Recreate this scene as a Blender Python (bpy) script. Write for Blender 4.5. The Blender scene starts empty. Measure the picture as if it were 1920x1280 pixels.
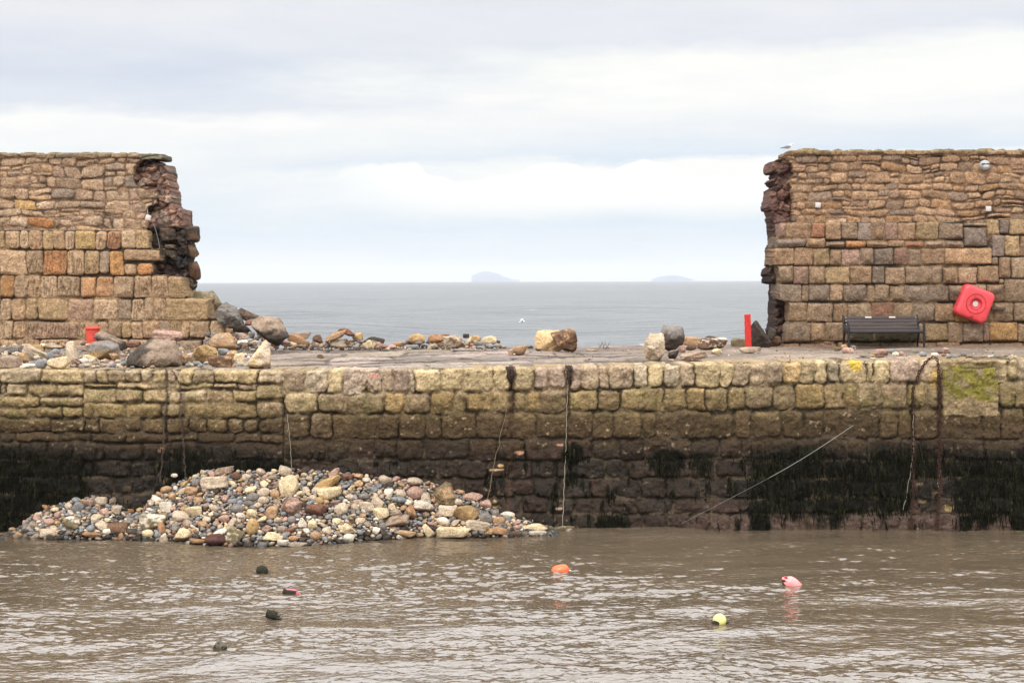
import bpy, bmesh, math, random
import numpy as np
from mathutils import Vector, Matrix

scene = bpy.context.scene
COL = scene.collection
random.seed(7)
R = math.radians

# ------------------------------------------------------------------ camera
F = 2756.0                     # focal length in pixels of a 1920 px wide picture
ZC = 4.43                      # eye height above the harbour water
PITCH = math.atan(115.0 / F)
ROLL = -0.0037
cam_data = bpy.data.cameras.new('camera')
cam_data.sensor_width = 36.0
cam_data.lens = F / 1920.0 * 36.0
cam_data.clip_start = 0.1
cam_data.clip_end = 90000.0
cam = bpy.data.objects.new('camera', cam_data)
COL.objects.link(cam)
CM = (Matrix.Translation((0, 0, ZC)) @ Matrix.Rotation(R(90) - PITCH, 4, 'X') @ Matrix.Rotation(ROLL, 4, 'Z'))
cam.matrix_world = CM
scene.camera = cam
RM = np.array(CM.to_3x3())

# ------------------------------------------------------------------ node helpers
class NT:
    def __init__(self, nt): self.nt = nt
    def node(self, t, **kw):
        n = self.nt.nodes.new(t)
        for k, v in kw.items(): setattr(n, k, v)
        return n
    def link(self, a, b): self.nt.links.new(a, b)
    def put(self, sock, v):
        if hasattr(v, 'links') or isinstance(v, bpy.types.NodeSocket): self.link(v, sock)
        else: sock.default_value = v
    def m(self, op, a, b=None, c=None, clamp=False):
        n = self.node('ShaderNodeMath', operation=op, use_clamp=clamp)
        self.put(n.inputs[0], a)
        if b is not None: self.put(n.inputs[1], b)
        if c is not None: self.put(n.inputs[2], c)
        return n.outputs[0]
    def smooth(self, v, a, b, lo=0.0, hi=1.0):
        n = self.node('ShaderNodeMapRange', interpolation_type='SMOOTHSTEP')
        self.put(n.inputs[0], v); n.inputs[1].default_value = a; n.inputs[2].default_value = b
        n.inputs[3].default_value = lo; n.inputs[4].default_value = hi
        return n.outputs[0]
    def mix(self, f, a, b, mode='MIX'):
        n = self.node('ShaderNodeMix', data_type='RGBA', blend_type=mode)
        self.put(n.inputs[0], f)
        for s, v in ((n.inputs[6], a), (n.inputs[7], b)):
            if isinstance(v, (tuple, list)): s.default_value = (*v[:3], 1)
            else: self.link(v, s)
        return n.outputs[2]
    def ramp(self, f, stops):
        n = self.node('ShaderNodeValToRGB')
        cr = n.color_ramp
        while len(cr.elements) < len(stops): cr.elements.new(0.5)
        for e, (p, c) in zip(cr.elements, stops):
            e.position = p
        for e, (p, c) in zip(cr.elements, stops):
            e.color = (*c, 1) if len(c) == 3 else c
        self.put(n.inputs[0], f)
        return n.outputs[0]
    def noise(self, vec, scale, detail=3.0, rough=0.55, dist=0.0):
        n = self.node('ShaderNodeTexNoise')
        if vec is not None: self.link(vec, n.inputs['Vector'])
        n.inputs['Scale'].default_value = scale; n.inputs['Detail'].default_value = detail
        n.inputs['Roughness'].default_value = rough; n.inputs['Distortion'].default_value = dist
        return n.outputs['Fac']
    def mapping(self, vec, scale=(1, 1, 1), loc=(0, 0, 0), rot=(0, 0, 0)):
        n = self.node('ShaderNodeMapping')
        self.link(vec, n.inputs[0]); n.inputs['Scale'].default_value = scale
        n.inputs['Location'].default_value = loc; n.inputs['Rotation'].default_value = rot
        return n.outputs[0]

# ------------------------------------------------------------------ world: overcast sky
SUN_EL, SUN_AZ = R(48), R(200)      # azimuth measured clockwise from +Y
world = bpy.data.worlds.new('World'); scene.world = world
world.use_nodes = True
W = NT(world.node_tree); world.node_tree.nodes.clear()
sky = W.node('ShaderNodeTexSky', sky_type='NISHITA')
sky.sun_disc = False; sky.sun_elevation = SUN_EL; sky.sun_rotation = SUN_AZ
sky.air_density = 1.0; sky.dust_density = 2.0
SKY_STRENGTH = 0.1
tc = W.node('ShaderNodeTexCoord')
sep = W.node('ShaderNodeSeparateXYZ'); W.link(tc.outputs['Generated'], sep.inputs[0])
az = W.m('ARCTAN2', sep.outputs[0], sep.outputs[1])
el = W.m('ARCSINE', sep.outputs[2])
# degrees of elevation and azimuth with streaky warps
warp = W.noise(W.mapping(tc.outputs['Generated'], (5, 5, 26)), 1.6, 5, 0.6)
warp2 = W.noise(W.mapping(tc.outputs['Generated'], (14, 14, 34), (3, 1, 2)), 1.7, 6, 0.62)
elw = W.m('ADD', el, W.m('MULTIPLY', W.m('SUBTRACT', warp, 0.5), 0.022))
elw = W.m('ADD', elw, W.m('MULTIPLY', W.m('SUBTRACT', warp2, 0.5), 0.012))
def vpos(v): return (525.0 - v) / F / 0.24
elt = W.m('MULTIPLY', W.m('ADD', elw, W.m('MULTIPLY', az, -0.012)), 1 / 0.24)
def st(lst): return [(max(0, min(1, vpos(v))), c) for v, c in sorted(lst, key=lambda t: -t[0])]
rl = W.ramp(elt, st([(525, (.81, .835, .865)), (470, (.80, .84, .885)), (420, (.75, .825, .895)), (350, (.80, .855, .91)), (280, (.91, .92, .92)), (228, (1.0, .985, .95)),
                     (205, (.76, .79, .86)), (150, (.69, .74, .83)), (100, (.77, .79, .85)), (40, (.84, .84, .87)), (-80, (.86, .86, .88))]))
rr = W.ramp(elt, st([(525, (.81, .835, .865)), (465, (.77, .83, .885)), (425, (.70, .80, .885)), (392, (.90, .92, .92)), (352, (1.04, 1.02, .97)), (318, (1.0, .99, .95)), (300, (.70, .785, .885)),
                     (250, (.88, .89, .91)), (190, (1.02, 1.0, .95)), (120, (1.0, .99, .94)), (92, (.80, .81, .86)), (-80, (.86, .86, .88))]))
side = W.smooth(W.m('ADD', az, W.m('MULTIPLY', W.m('SUBTRACT', warp, 0.5), 0.5)), -0.24, 0.10)
clouds = W.mix(side, rl, rr)
fine = W.noise(W.mapping(tc.outputs['Generated'], (4, 4, 22), (7, 2, 5)), 2.5, 6, 0.6)
clouds = W.mix(1.0, clouds, W.ramp(fine, [(0.3, (.94, .95, .97)), (0.7, (1.04, 1.03, 1.01))]), 'MULTIPLY')
# cumulus heads standing on the right: brighter lobes with a crisp upper edge
lob = W.noise(W.mapping(tc.outputs['Generated'], (20, 20, 30), (1, 4, 0)), 1.0, 5, 0.55)
def bump(c, w, h):
    t = W.m('DIVIDE', W.m('SUBTRACT', az, c), w)
    return W.m('MULTIPLY', W.m('EXPONENT', W.m('MULTIPLY', W.m('MULTIPLY', t, t), -1.0)), h)
top = W.m('ADD', 0.0660, W.m('MULTIPLY', W.m('SUBTRACT', lob, 0.5), 0.030))
for c_, w_, h_ in ((0.024, 0.030, 0.013), (0.090, 0.020, 0.014), (0.118, 0.022, 0.008), (-0.10, 0.05, 0.012), (0.05, 0.012, 0.004)): top = W.m('ADD', top, bump(c_, w_, h_))
inside = W.smooth(W.m('SUBTRACT', top, el), -0.0006, 0.0016)
fade = W.m('MULTIPLY', W.smooth(el, 0.038, 0.062), W.m('MULTIPLY', W.smooth(az, -0.20, -0.02), W.smooth(az, 0.34, 0.18)))
clouds = W.mix(W.m('MULTIPLY', W.m('MULTIPLY', inside, fade), 0.9), clouds, (1.07, 1.05, 1.0))
# the overcast is brighter overhead, as clouds are
up = W.smooth(el, 0.19, 0.55, 0.78, 2.75)
cl2 = W.node('ShaderNodeVectorMath', operation='SCALE'); W.link(clouds, cl2.inputs[0]); W.link(up, cl2.inputs[3])
skym = W.node('ShaderNodeVectorMath', operation='SCALE'); W.link(sky.outputs[0], skym.inputs[0]); skym.inputs[3].default_value = SKY_STRENGTH
gr = W.mix(0.92, skym.outputs[0], cl2.outputs[0])
bg = W.node('ShaderNodeBackground'); W.link(gr, bg.inputs[0]); bg.inputs[1].default_value = 1.0
wo = W.node('ShaderNodeOutputWorld'); W.link(bg.outputs[0], wo.inputs[0])

sun_d = bpy.data.lights.new('sun', 'SUN'); sun_d.energy = 1.3; sun_d.angle = R(12); sun_d.color = (1.0, .955, .89)
sun = bpy.data.objects.new('sun', sun_d); COL.objects.link(sun)
sdir = Vector((math.sin(SUN_AZ) * math.cos(SUN_EL), math.cos(SUN_AZ) * math.cos(SUN_EL), math.sin(SUN_EL)))
sun.rotation_euler = sdir.to_track_quat('Z', 'Y').to_euler()

scene.view_settings.view_transform = 'Standard'; scene.view_settings.look = 'None'
scene.view_settings.exposure = 0.40; scene.view_settings.gamma = 1.0
scene.view_settings.use_curve_mapping = False
scene.render.engine = 'CYCLES'
scene.cycles.max_bounces = 5; scene.cycles.diffuse_bounces = 3; scene.cycles.glossy_bounces = 3
scene.cycles.volume_bounces = 0

# ------------------------------------------------------------------ projection helpers
def proj(x, y, z):
    d = np.stack([np.asarray(x, float), np.asarray(y, float), np.asarray(z, float) - ZC], -1) @ RM
    return 960 + F * d[..., 0] / -d[..., 2], 640 - F * d[..., 1] / -d[..., 2]
def P(px, py, Y):
    d = RM @ np.array([(px - 960) / F, (640 - py) / F, -1.0])
    d = d * (Y / d[1])
    return np.array([d[0], Y, d[2] + ZC])

# ------------------------------------------------------------------ numpy noise
def _h(ix, iy, iz, s):
    h = (ix.astype(np.int64) * 374761393 + iy.astype(np.int64) * 668265263 + iz.astype(np.int64) * 2147483647 + s * 1274126177) & 0xffffffff
    h = ((h ^ (h >> 13)) * 1274126177) & 0xffffffff
    h = ((h ^ (h >> 15)) * 2246822519) & 0xffffffff
    return ((h ^ (h >> 16)) & 0xffffff) / float(0xffffff)
def vnoise(x, y, z=None, seed=0):
    x = np.asarray(x, float); y = np.asarray(y, float)
    z = np.zeros_like(x) if z is None else np.asarray(z, float)
    fx, fy, fz = np.floor(x), np.floor(y), np.floor(z)
    ix, iy, iz = fx.astype(np.int64), fy.astype(np.int64), fz.astype(np.int64)
    u, v, w = x - fx, y - fy, z - fz
    u = u * u * (3 - 2 * u); v = v * v * (3 - 2 * v); w = w * w * (3 - 2 * w)
    r = 0
    flat = not np.any(w)
    for dz in ((0,) if flat else (0, 1)):
        a = _h(ix, iy, iz + dz, seed) * (1 - u) + _h(ix + 1, iy, iz + dz, seed) * u
        b = _h(ix, iy + 1, iz + dz, seed) * (1 - u) + _h(ix + 1, iy + 1, iz + dz, seed) * u
        c = a * (1 - v) + b * v
        r = r + (c if flat else c * (w if dz else 1 - w))
    return r
def fbm(x, y, z=None, octv=4, seed=0, gain=0.5):
    t, a, s, f = 0.0, 1.0, 0.0, 1.0
    for k in range(octv):
        t = t + a * (vnoise(np.asarray(x) * f + 17.3 * k, np.asarray(y) * f - 9.1 * k, None if z is None else np.asarray(z) * f + 5.7 * k, seed + k) * 2 - 1)
        s += a; a *= gain; f *= 2.03
    return t / s                   # -1..1
def rnd(i, s=0):                   # hashed random in 0..1 for integer ids
    i = np.asarray(i).astype(np.int64)
    return _h(i, i * 0 + 3 + s, i * 0 + 11, s * 7 + 1)
def sstep(a, b, x):
    t = np.clip((x - a) / (b - a), 0, 1); return t * t * (3 - 2 * t)
def lerp(a, b, t): return a + (b - a) * t

# ------------------------------------------------------------------ mesh from numpy
def np_mesh(name, verts, faces, mat=None, parent=None, col=None, wet=None, smooth=True, loc=None):
    me = bpy.data.meshes.new(name)
    verts = np.asarray(verts, np.float32)
    if isinstance(faces, np.ndarray):
        n, k = faces.shape
        me.vertices.add(len(verts)); me.vertices.foreach_set('co', verts.ravel())
        me.loops.add(n * k); me.loops.foreach_set('vertex_index', faces.astype(np.int32).ravel())
        me.polygons.add(n); me.polygons.foreach_set('loop_start', np.arange(0, n * k, k, dtype=np.int32))
        me.polygons.foreach_set('loop_total', np.full(n, k, np.int32))
        me.update(calc_edges=True)
    else:
        me.from_pydata([tuple(map(float, v)) for v in verts], [], faces); me.update()
    if smooth: me.polygons.foreach_set('use_smooth', np.ones(len(me.polygons), bool))
    if col is not None:
        a = me.color_attributes.new('Col', 'FLOAT_COLOR', 'POINT')
        c = np.ones((len(verts), 4), np.float32); c[:, :3] = np.clip(col, 0, 1); a.data.foreach_set('color', c.ravel())
    if wet is not None:
        a = me.attributes.new('wet', 'FLOAT', 'POINT'); a.data.foreach_set('value', np.asarray(wet, np.float32).ravel())
    o = bpy.data.objects.new(name, me); COL.objects.link(o)
    if mat: me.materials.append(mat)
    if parent is not None: o.parent = parent
    if loc is not None: o.location = loc
    return o
def tag(o, label=None, cat=None, group=None, kind=None):
    if label: o['label'] = label
    if cat: o['category'] = cat
    if group: o['group'] = group
    if kind: o['kind'] = kind
    return o
def empty(name, loc, label, cat, group=None, rot=(0, 0, 0)):
    o = bpy.data.objects.new(name, None); COL.objects.link(o); o.location = loc; o.rotation_euler = rot
    o.empty_display_size = 0.2
    return tag(o, label, cat, group)

# ------------------------------------------------------------------ materials
def mat_stone(name='weathered_stone', bump=0.6, scale=1.0, rough=0.9):
    m = bpy.data.materials.new(name); m.use_nodes = True
    N = NT(m.node_tree); m.node_tree.nodes.clear()
    geo = N.node('ShaderNodeNewGeometry'); pos = geo.outputs['Position']
    at = N.node('ShaderNodeAttribute', attribute_name='Col'); wt = N.node('ShaderNodeAttribute', attribute_name='wet')
    n1 = N.noise(pos, 28 * scale, 6, 0.7); n2 = N.noise(pos, 7 * scale, 5, 0.65, 0.4); n3 = N.noise(pos, 95 * scale, 3, 0.6)
    c = N.mix(1.0, at.outputs['Color'], N.ramp(n1, [(0.28, (.36, .35, .34)), (0.5, (.97, .97, .97)), (0.72, (1.62, 1.58, 1.50))]), 'MULTIPLY')
    c = N.mix(1.0, c, N.ramp(n2, [(0.3, (.78, .76, .74)), (0.7, (1.22, 1.21, 1.18))]), 'MULTIPLY')
    c = N.mix(1.0, c, N.ramp(n3, [(0.60, (1, 1, 1)), (0.78, (1.9, 1.85, 1.75))]), 'MULTIPLY')
    bs = N.node('ShaderNodeBsdfPrincipled')
    N.link(c, bs.inputs['Base Color'])
    N.link(N.smooth(wt.outputs['Fac'], 0.0, 1.0, rough, 0.55), bs.inputs['Roughness'])
    bs.inputs['Specular IOR Level'].default_value = 0.14
    b = N.node('ShaderNodeBump'); b.inputs['Strength'].default_value = bump; b.inputs['Distance'].default_value = 0.02
    N.link(N.m('ADD', N.m('MULTIPLY', n1, 0.7), N.m('ADD', n2, N.m('MULTIPLY', n3, 0.3))), b.inputs['Height'])
    N.link(b.outputs[0], bs.inputs['Normal'])
    o = N.node('ShaderNodeOutputMaterial'); N.link(bs.outputs[0], o.inputs[0])
    return m
def mat_plain(name, col, rough=0.5, metal=0.0, var=0.15, bump=0.1, spec=0.5, scale=20, dirt=None, coat=0.0):
    m = bpy.data.materials.new(name); m.use_nodes = True
    N = NT(m.node_tree); m.node_tree.nodes.clear()
    tcn = N.node('ShaderNodeTexCoord'); v = tcn.outputs['Object']
    n1 = N.noise(v, scale, 5, 0.6); n2 = N.noise(v, scale * 4, 3, 0.6)
    c = N.mix(1.0, tuple(col), N.ramp(n1, [(0.3, (1 - var,) * 3), (0.7, (1 + var,) * 3)]), 'MULTIPLY')
    if dirt: c = N.mix(N.smooth(N.noise(v, scale * .7, 6, 0.7), dirt[1], dirt[1] + .1), c, tuple(dirt[0]))
    bs = N.node('ShaderNodeBsdfPrincipled'); N.link(c, bs.inputs['Base Color'])
    N.link(N.smooth(n2, 0.2, 0.8, max(0.02, rough - .1), min(1, rough + .1)), bs.inputs['Roughness'])
    bs.inputs['Metallic'].default_value = metal; bs.inputs['Specular IOR Level'].default_value = spec
    bs.inputs['Coat Weight'].default_value = coat
    b = N.node('ShaderNodeBump'); b.inputs['Strength'].default_value = bump; b.inputs['Distance'].default_value = 0.01
    N.link(n2, b.inputs['Height']); N.link(b.outputs[0], bs.inputs['Normal'])
    o = N.node('ShaderNodeOutputMaterial'); N.link(bs.outputs[0], o.inputs[0])
    return m
M_STONE = mat_stone(bump=.85)
M_ROCK = mat_stone('beach_rock', 0.75, 1.5, 0.85)
M_DECK = mat_stone('deck_stone', 0.5, 1.0, 0.8)
# ------------------------------------------------------------------ deck level
YQ = 26.0       # harbour face of the quay
YW = 32.35      # face of the upper walls
def dz_front(u): return np.interp(u, [-700, 0, 520, 960, 1440, 1920, 2600], [1.56, 1.53, 1.566, 1.535, 1.448, 1.40, 1.38])
def dz_back(u): return np.interp(u, [-700, 0, 960, 1440, 1920, 2600], [1.50, 1.50, 1.50, 1.475, 1.45, 1.44])
def deckz(x, y):
    u = np.asarray(x) / np.maximum(np.asarray(y), 5) * F + 960
    t = np.clip((np.asarray(y) - YQ) / 6.4, 0, 1.3)
    return ZC - lerp(dz_front(u), dz_back(u), t)
_YS = np.linspace(YQ + 0.05, 33.4, 160)
def deckY(px, pyb):
    best = None
    pts = np.array([P(px, pyb, y) for y in (1.0,)])
    d = P(px, pyb, 1.0); sl = (d[2] - ZC); sx = d[0]
    z = ZC + sl * _YS; e = np.abs(z - deckz(sx * _YS, _YS))
    return float(_YS[int(np.argmin(e))])

# ------------------------------------------------------------------ stone layouts
PAL = np.array([(.31, .195, .110), (.36, .235, .138), (.27, .185, .115), (.36, .185, .085), (.31, .195, .135), (.33, .225, .115), (.22, .165, .12), (.40, .28, .17)])
RUB = np.array([(.335, .222, .130), (.365, .250, .150), (.295, .20, .120), (.335, .21, .110), (.265, .19, .125), (.305, .203, .13), (.24, .18, .13), (.39, .275, .172)])
def tint(ids, pal=PAL, w=None, s=0):
    w = np.ones(len(pal)) if w is None else np.array(w, float)
    cw = np.cumsum(w) / np.sum(w)
    k = np.minimum(np.searchsorted(cw, rnd(ids, s)), len(pal) - 1)
    pal = pal * np.array([1.0, 1.02, 1.12])
    c = pal[k] * (0.82 + 0.36 * rnd(ids, s + 1))[..., None]
    return c
def rows_layout(U, V, rows, r=7.0, gap=1.3):
    """rows: (v0, v1, [joint xs]); returns id, distance inside the block (px), local coords"""
    ids = np.full(U.shape, -1, np.int64); D = np.full(U.shape, -9.0); LU = np.zeros(U.shape); LV = np.zeros(U.shape)
    for k, (v0, v1, xs) in enumerate(rows):
        xs = np.array(sorted(xs), float)
        m = (V >= v0) & (V < v1) & (U >= xs[0]) & (U < xs[-1])
        if not m.any(): continue
        u, v = U[m], V[m]
        b = np.clip(np.searchsorted(xs, u, side='right'), 1, len(xs) - 1)
        i = k * 1000 + b
        a0, a1 = xs[b - 1], xs[b]
        g = gap * (0.4 + 1.6 * rnd(i, 21))
        top = v0 + 3.0 * rnd(i, 22) ** 2; bot = v1 - 3.0 * rnd(i, 23) ** 2
        sk = (rnd(i, 24) - .5) * 0.12
        cu, cv = (a0 + a1) / 2, (top + bot) / 2
        hx, hy = (a1 - a0) / 2 - g, (bot - top) / 2 - g
        rr = np.minimum(r * (0.5 + rnd(i, 25)), np.minimum(hx, hy) * .8)
        du = u - cu + sk * (v - cv); dv = v - cv + (rnd(i, 26) - .5) * 0.06 * (u - cu)
        qx, qy = np.abs(du) - (hx - rr), np.abs(dv) - (hy - rr)
        d = rr - (np.hypot(np.maximum(qx, 0), np.maximum(qy, 0)) + np.minimum(np.maximum(qx, qy), 0))
        ids[m] = i; D[m] = d; LU[m] = du / np.maximum(hx, 1); LV[m] = dv / np.maximum(hy, 1)
    return ids, D, LU, LV
def cell_layout(U, V, sx, sy, jit=0.75, seed=0, stag=0.5):
    """rubble: jittered anisotropic cells with straight joints"""
    x, y = U / sx, V / sy
    x = x + stag * np.floor(y)
    ix, iy = np.floor(x).astype(np.int64), np.floor(y).astype(np.int64)
    f1 = np.full(U.shape, 1e9); i1 = np.zeros(U.shape, np.int64)
    cx = np.zeros(U.shape); cy = np.zeros(U.shape)
    cand = []
    for dy in (-1, 0, 1):
        for dx in (-2, -1, 0, 1, 2):
            jy = iy + dy
            jx0 = np.floor(x - stag * np.floor(y) + stag * jy).astype(np.int64) + dx
            px_ = jx0 + 0.5 + jit * (_h(jx0, jy, jy * 0, seed) - .5) - stag * jy
            py_ = jy + 0.5 + jit * (_h(jx0, jy, jy * 0 + 1, seed) - .5)
            ddx = (x - stag * np.floor(y)) - px_; ddy = y - py_
            d = np.power(np.abs(ddx) ** 2.6 + np.abs(ddy) ** 2.6, 1 / 2.6) - 0.22 * _h(jx0, jy, jy * 0 + 2, seed)
            cand.append((d, jx0 * 7919 + jy * 104729 + 5_000_000))
            b = d < f1
            f1 = np.where(b, d, f1); i1 = np.where(b, cand[-1][1], i1); cx = np.where(b, ddx, cx); cy = np.where(b, ddy, cy)
    f2 = np.full(U.shape, 1e9)
    for d, i in cand:
        f2 = np.where((i != i1) & (d < f2), d, f2)
    D = (f2 - f1) * 0.5 * min(sx, sy)
    return i1, D, cx * 2, cy * 2
def relief(U, V, ids, D, LU, LV, bulge, k, off, rec, ppm, rough=0.012, flush=None, seed=0, tilt=0.03):
    """height in metres toward the viewer"""
    i = np.abs(ids)
    h = bulge * (1 - np.exp(-np.maximum(D, 0) / k)) + off * (rnd(i, 31) - .5) * 2 * sstep(-0.5, 1.5, D)
    h = h + tilt * ((rnd(i, 32) - .5) * LU + (rnd(i, 33) - .5) * LV) * sstep(0, 3, D)
    rec_ = rec if flush is None else rec * (1 - flush)
    h = h - rec_ * (1 - sstep(-1.6, 0.6, D))
    # hewn, faceted skin
    a = fbm(U / 13, V / 13, rnd(i, 34) * 50, 4, seed + 3, 0.6)
    h = h + rough * a * 2.2 + rough * 0.8 * np.abs(fbm(U / 26, V / 20, rnd(i, 35) * 50, 2, seed + 9))
    h = h + 0.004 * fbm(U / 3.2, V / 3.2, None, 2, seed + 5)
    return h

def slab(name, poly, Y, step, depth, fn, parent=None, mat=None, rag=2.0, back=True, px_rag=9.0, side_noise=0.03, levels=5, side_dark=0.8, topfn=None):
    poly = np.array(poly, float)
    W3 = np.array([P(a, b, Y) for a, b in poly])
    x0, x1 = W3[:, 0].min() - .1, W3[:, 0].max() + .1; z0, z1 = W3[:, 2].min() - .1, W3[:, 2].max() + .1
    xs = np.arange(x0, x1, step); zs = np.arange(z0, z1, step)
    X, Z = np.meshgrid(xs, zs)
    U, V = proj(X, np.full_like(X, Y), Z)
    Uw = U + rag * fbm(U / px_rag, V / px_rag, None, 3, 71); Vw = V + rag * 0.6 * fbm(U / px_rag, V / px_rag, None, 3, 72)
    inside = np.zeros(U.shape, bool)
    n = len(poly)
    for i in range(n):
        ax, ay = poly[i]; bx_, by_ = poly[(i + 1) % n]
        if ay == by_: continue
        c = ((ay > Vw) != (by_ > Vw)) & (Uw < (bx_ - ax) * (Vw - ay) / (by_ - ay) + ax)
        inside ^= c
    C = inside[:-1, :-1] & inside[1:, :-1] & inside[:-1, 1:] & inside[1:, 1:]
    H, Wd = U.shape
    idx = np.arange(H * Wd).reshape(H, Wd)
    A, B, Cc, Dd = idx[:-1, :-1][C], idx[:-1, 1:][C], idx[1:, 1:][C], idx[1:, :-1][C]
    quads = np.stack([A, B, Cc, Dd], 1)
    used = np.unique(quads)
    remap = np.full(H * Wd, -1, np.int64); remap[used] = np.arange(len(used))
    quads = remap[quads]
    u, v, x, z = U.ravel()[used], V.ravel()[used], X.ravel()[used], Z.ravel()[used]
    h, col, wet = fn(u, v)
    verts = np.stack([x, Y - h, z], 1)
    # boundary edges
    Cp = np.pad(C, 1)
    E = []
    E.append(np.stack([idx[:-1, :-1], idx[:-1, 1:]], -1)[C & ~Cp[:-2, 1:-1]])     # bottom
    E.append(np.stack([idx[1:, 1:], idx[1:, :-1]], -1)[C & ~Cp[2:, 1:-1]])        # top
    E.append(np.stack([idx[1:, :-1], idx[:-1, :-1]], -1)[C & ~Cp[1:-1, :-2]])     # left
    E.append(np.stack([idx[:-1, 1:], idx[1:, 1:]], -1)[C & ~Cp[1:-1, 2:]])        # right
    E = remap[np.concatenate(E)]
    bv = np.unique(E); bm = np.full(len(verts), -1, np.int64); bm[bv] = np.arange(len(bv))
    Vs, Fs, Cs, Ws = [verts], [quads], [col], [wet]
    prev = lambda e: e
    base = len(verts); prev_idx = bv.copy()
    bx3 = verts[bv]
    for L in range(1, levels + 1):
        t = L / levels
        nx = fbm(bx3[:, 0] * 4 + 3, bx3[:, 2] * 4, np.full(len(bv), t * depth * 4), 3, 81) * side_noise * 2
        nz = fbm(bx3[:, 0] * 4 + 30, bx3[:, 2] * 4, np.full(len(bv), t * depth * 4), 3, 82) * side_noise * 1.5
        nv = np.stack([bx3[:, 0] + nx, np.full(len(bv), Y) + depth * t, bx3[:, 2] + nz], 1)
        cur = base + np.arange(len(bv))
        Vs.append(nv); Cs.append(col[bv] * side_dark * (0.8 + 0.4 * vnoise(bx3[:, 0] * 3, bx3[:, 2] * 3, np.full(len(bv), t * 4)))[:, None]); Ws.append(wet[bv])
        a, b = bm[E[:, 0]], bm[E[:, 1]]
        Fs.append(np.stack([prev_idx[b], prev_idx[a], cur[a], cur[b]], 1))
        prev_idx = cur; base += len(bv)
    if back:
        bk = verts.copy(); bk[:, 1] = Y + depth
        Vs.append(bk); Cs.append(col); Ws.append(wet)
        Fs.append(quads[:, ::-1] + base)
    return np_mesh(name, np.concatenate(Vs), np.concatenate(Fs), mat or M_STONE, parent, np.concatenate(Cs), np.concatenate(Ws))

def randrow(x0, x1, w0, w1, seed):
    r = random.Random(seed); xs = [x0]
    while xs[-1] < x1 - w0 * .7: xs.append(xs[-1] + r.uniform(w0, w1))
    xs[-1] = x1; return xs
def ext(xs, w0, w1, seed, lo=-520, hi=2440):
    """carry a read-off row past both edges of the frame"""
    return randrow(lo, xs[0], w0, w1, seed)[:-1] + list(xs) + randrow(xs[-1], hi, w0, w1, seed + 1)[1:]

# ------------------------------------------------------------------ quay wall (harbour face)
def toppx(u):
    x = (u - 960) / F * YQ
    return proj(x, np.full_like(np.asarray(x, float), YQ), ZC - dz_front(u))[1]
SPLIT = 532
QL = [  # left of the straight joint: thin long courses
 (690, 717, randrow(-520, 0, 50, 90, 1)[:-1] + [0, 76, 155, 182, 200, 235, 262, 285, 312, 333, 362, 402, 482, SPLIT]),
 (717, 741, randrow(-520, 0, 40, 90, 2)[:-1] + [0, 12, 50, 108, 155]),
 (717, 728, [155, 217, 283, 330, 400, 448, 482]), (717, 747, [482, SPLIT]),
 (728, 753, [155, 216, 268, 320, 388, 437, 482]), (747, 753, [482, SPLIT]),
 (741, 762, randrow(-520, 0, 50, 90, 3)[:-1] + [0, 72, 155]),
 (762, 783, randrow(-520, 0, 50, 90, 4)[:-1] + [0, 52, 115, 155]),
 (753, 783, [155, 173, 238, 304, 347, 406, 480, SPLIT]),
 (783, 811, randrow(-520, 0, 60, 100, 5)[:-1] + [0, 95, 158, 185, 230, 265, 312, 355, 390, 428, 457, 485, SPLIT]),
 (811, 829, randrow(-520, 0, 60, 100, 6)[:-1] + [0, 32, 115, 172, 236, 312, 372, 440, 490, SPLIT]),
 (829, 862, randrow(-520, SPLIT, 45, 80, 7)), (862, 893, randrow(-520, SPLIT, 45, 85, 8)), (893, 925, randrow(-520, SPLIT, 45, 85, 9)),
 (925, 960, randrow(-520, SPLIT, 50, 85, 10)), (960, 1060, randrow(-520, SPLIT, 50, 85, 11))]
QR = [
 (690, 735, [SPLIT, 572, 614, 645, 690, 713, 737, 767, 776, 824, 868, 929, 958, 1001, 1028, 1062, 1068, 1092, 1123, 1140, 1189, 1213, 1243, 1277, 1304, 1348, 1375, 1407, 1437, 1467, 1503, 1529, 1550, 1574, 1624, 1637, 1668, 1722, 1763, 1765, 1890, 1910] + randrow(1910, 2440, 30, 60, 12)[1:]),
 (735, 775, [SPLIT, 598, 654, 720, 757, 808, 852, 876, 922, 962, 987, 1014, 1064, 1120, 1162, 1210, 1245, 1289, 1322, 1366, 1397, 1450, 1492, 1545, 1582, 1608, 1652, 1702, 1735, 1763, 1840, 1872, 1905] + randrow(1905, 2440, 30, 60, 13)[1:]),
 (775, 823, [SPLIT, 583, 624, 668, 712, 748, 797, 829, 893, 945, 1003, 1065, 1112, 1152, 1205, 1230, 1270, 1336, 1378, 1408, 1465, 1508, 1546, 1600, 1650, 1682, 1712, 1757, 1800, 1842, 1878] + randrow(1878, 2440, 40, 70, 14)[1:]),
 (823, 863, [SPLIT, 585, 612, 655, 700, 745, 795, 880, 930, 985, 1062, 1110, 1162, 1206, 1252, 1298, 1350, 1394, 1432] + randrow(1432, 2440, 35, 65, 15)[1:]),
 (863, 896, randrow(SPLIT, 2440, 36, 62, 16)), (896, 932, randrow(SPLIT, 2440, 36, 66, 17)), (932, 961, randrow(SPLIT, 2440, 40, 78, 18)),
 (961, 1060, randrow(SPLIT, 2440, 34, 60, 19))]
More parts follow.
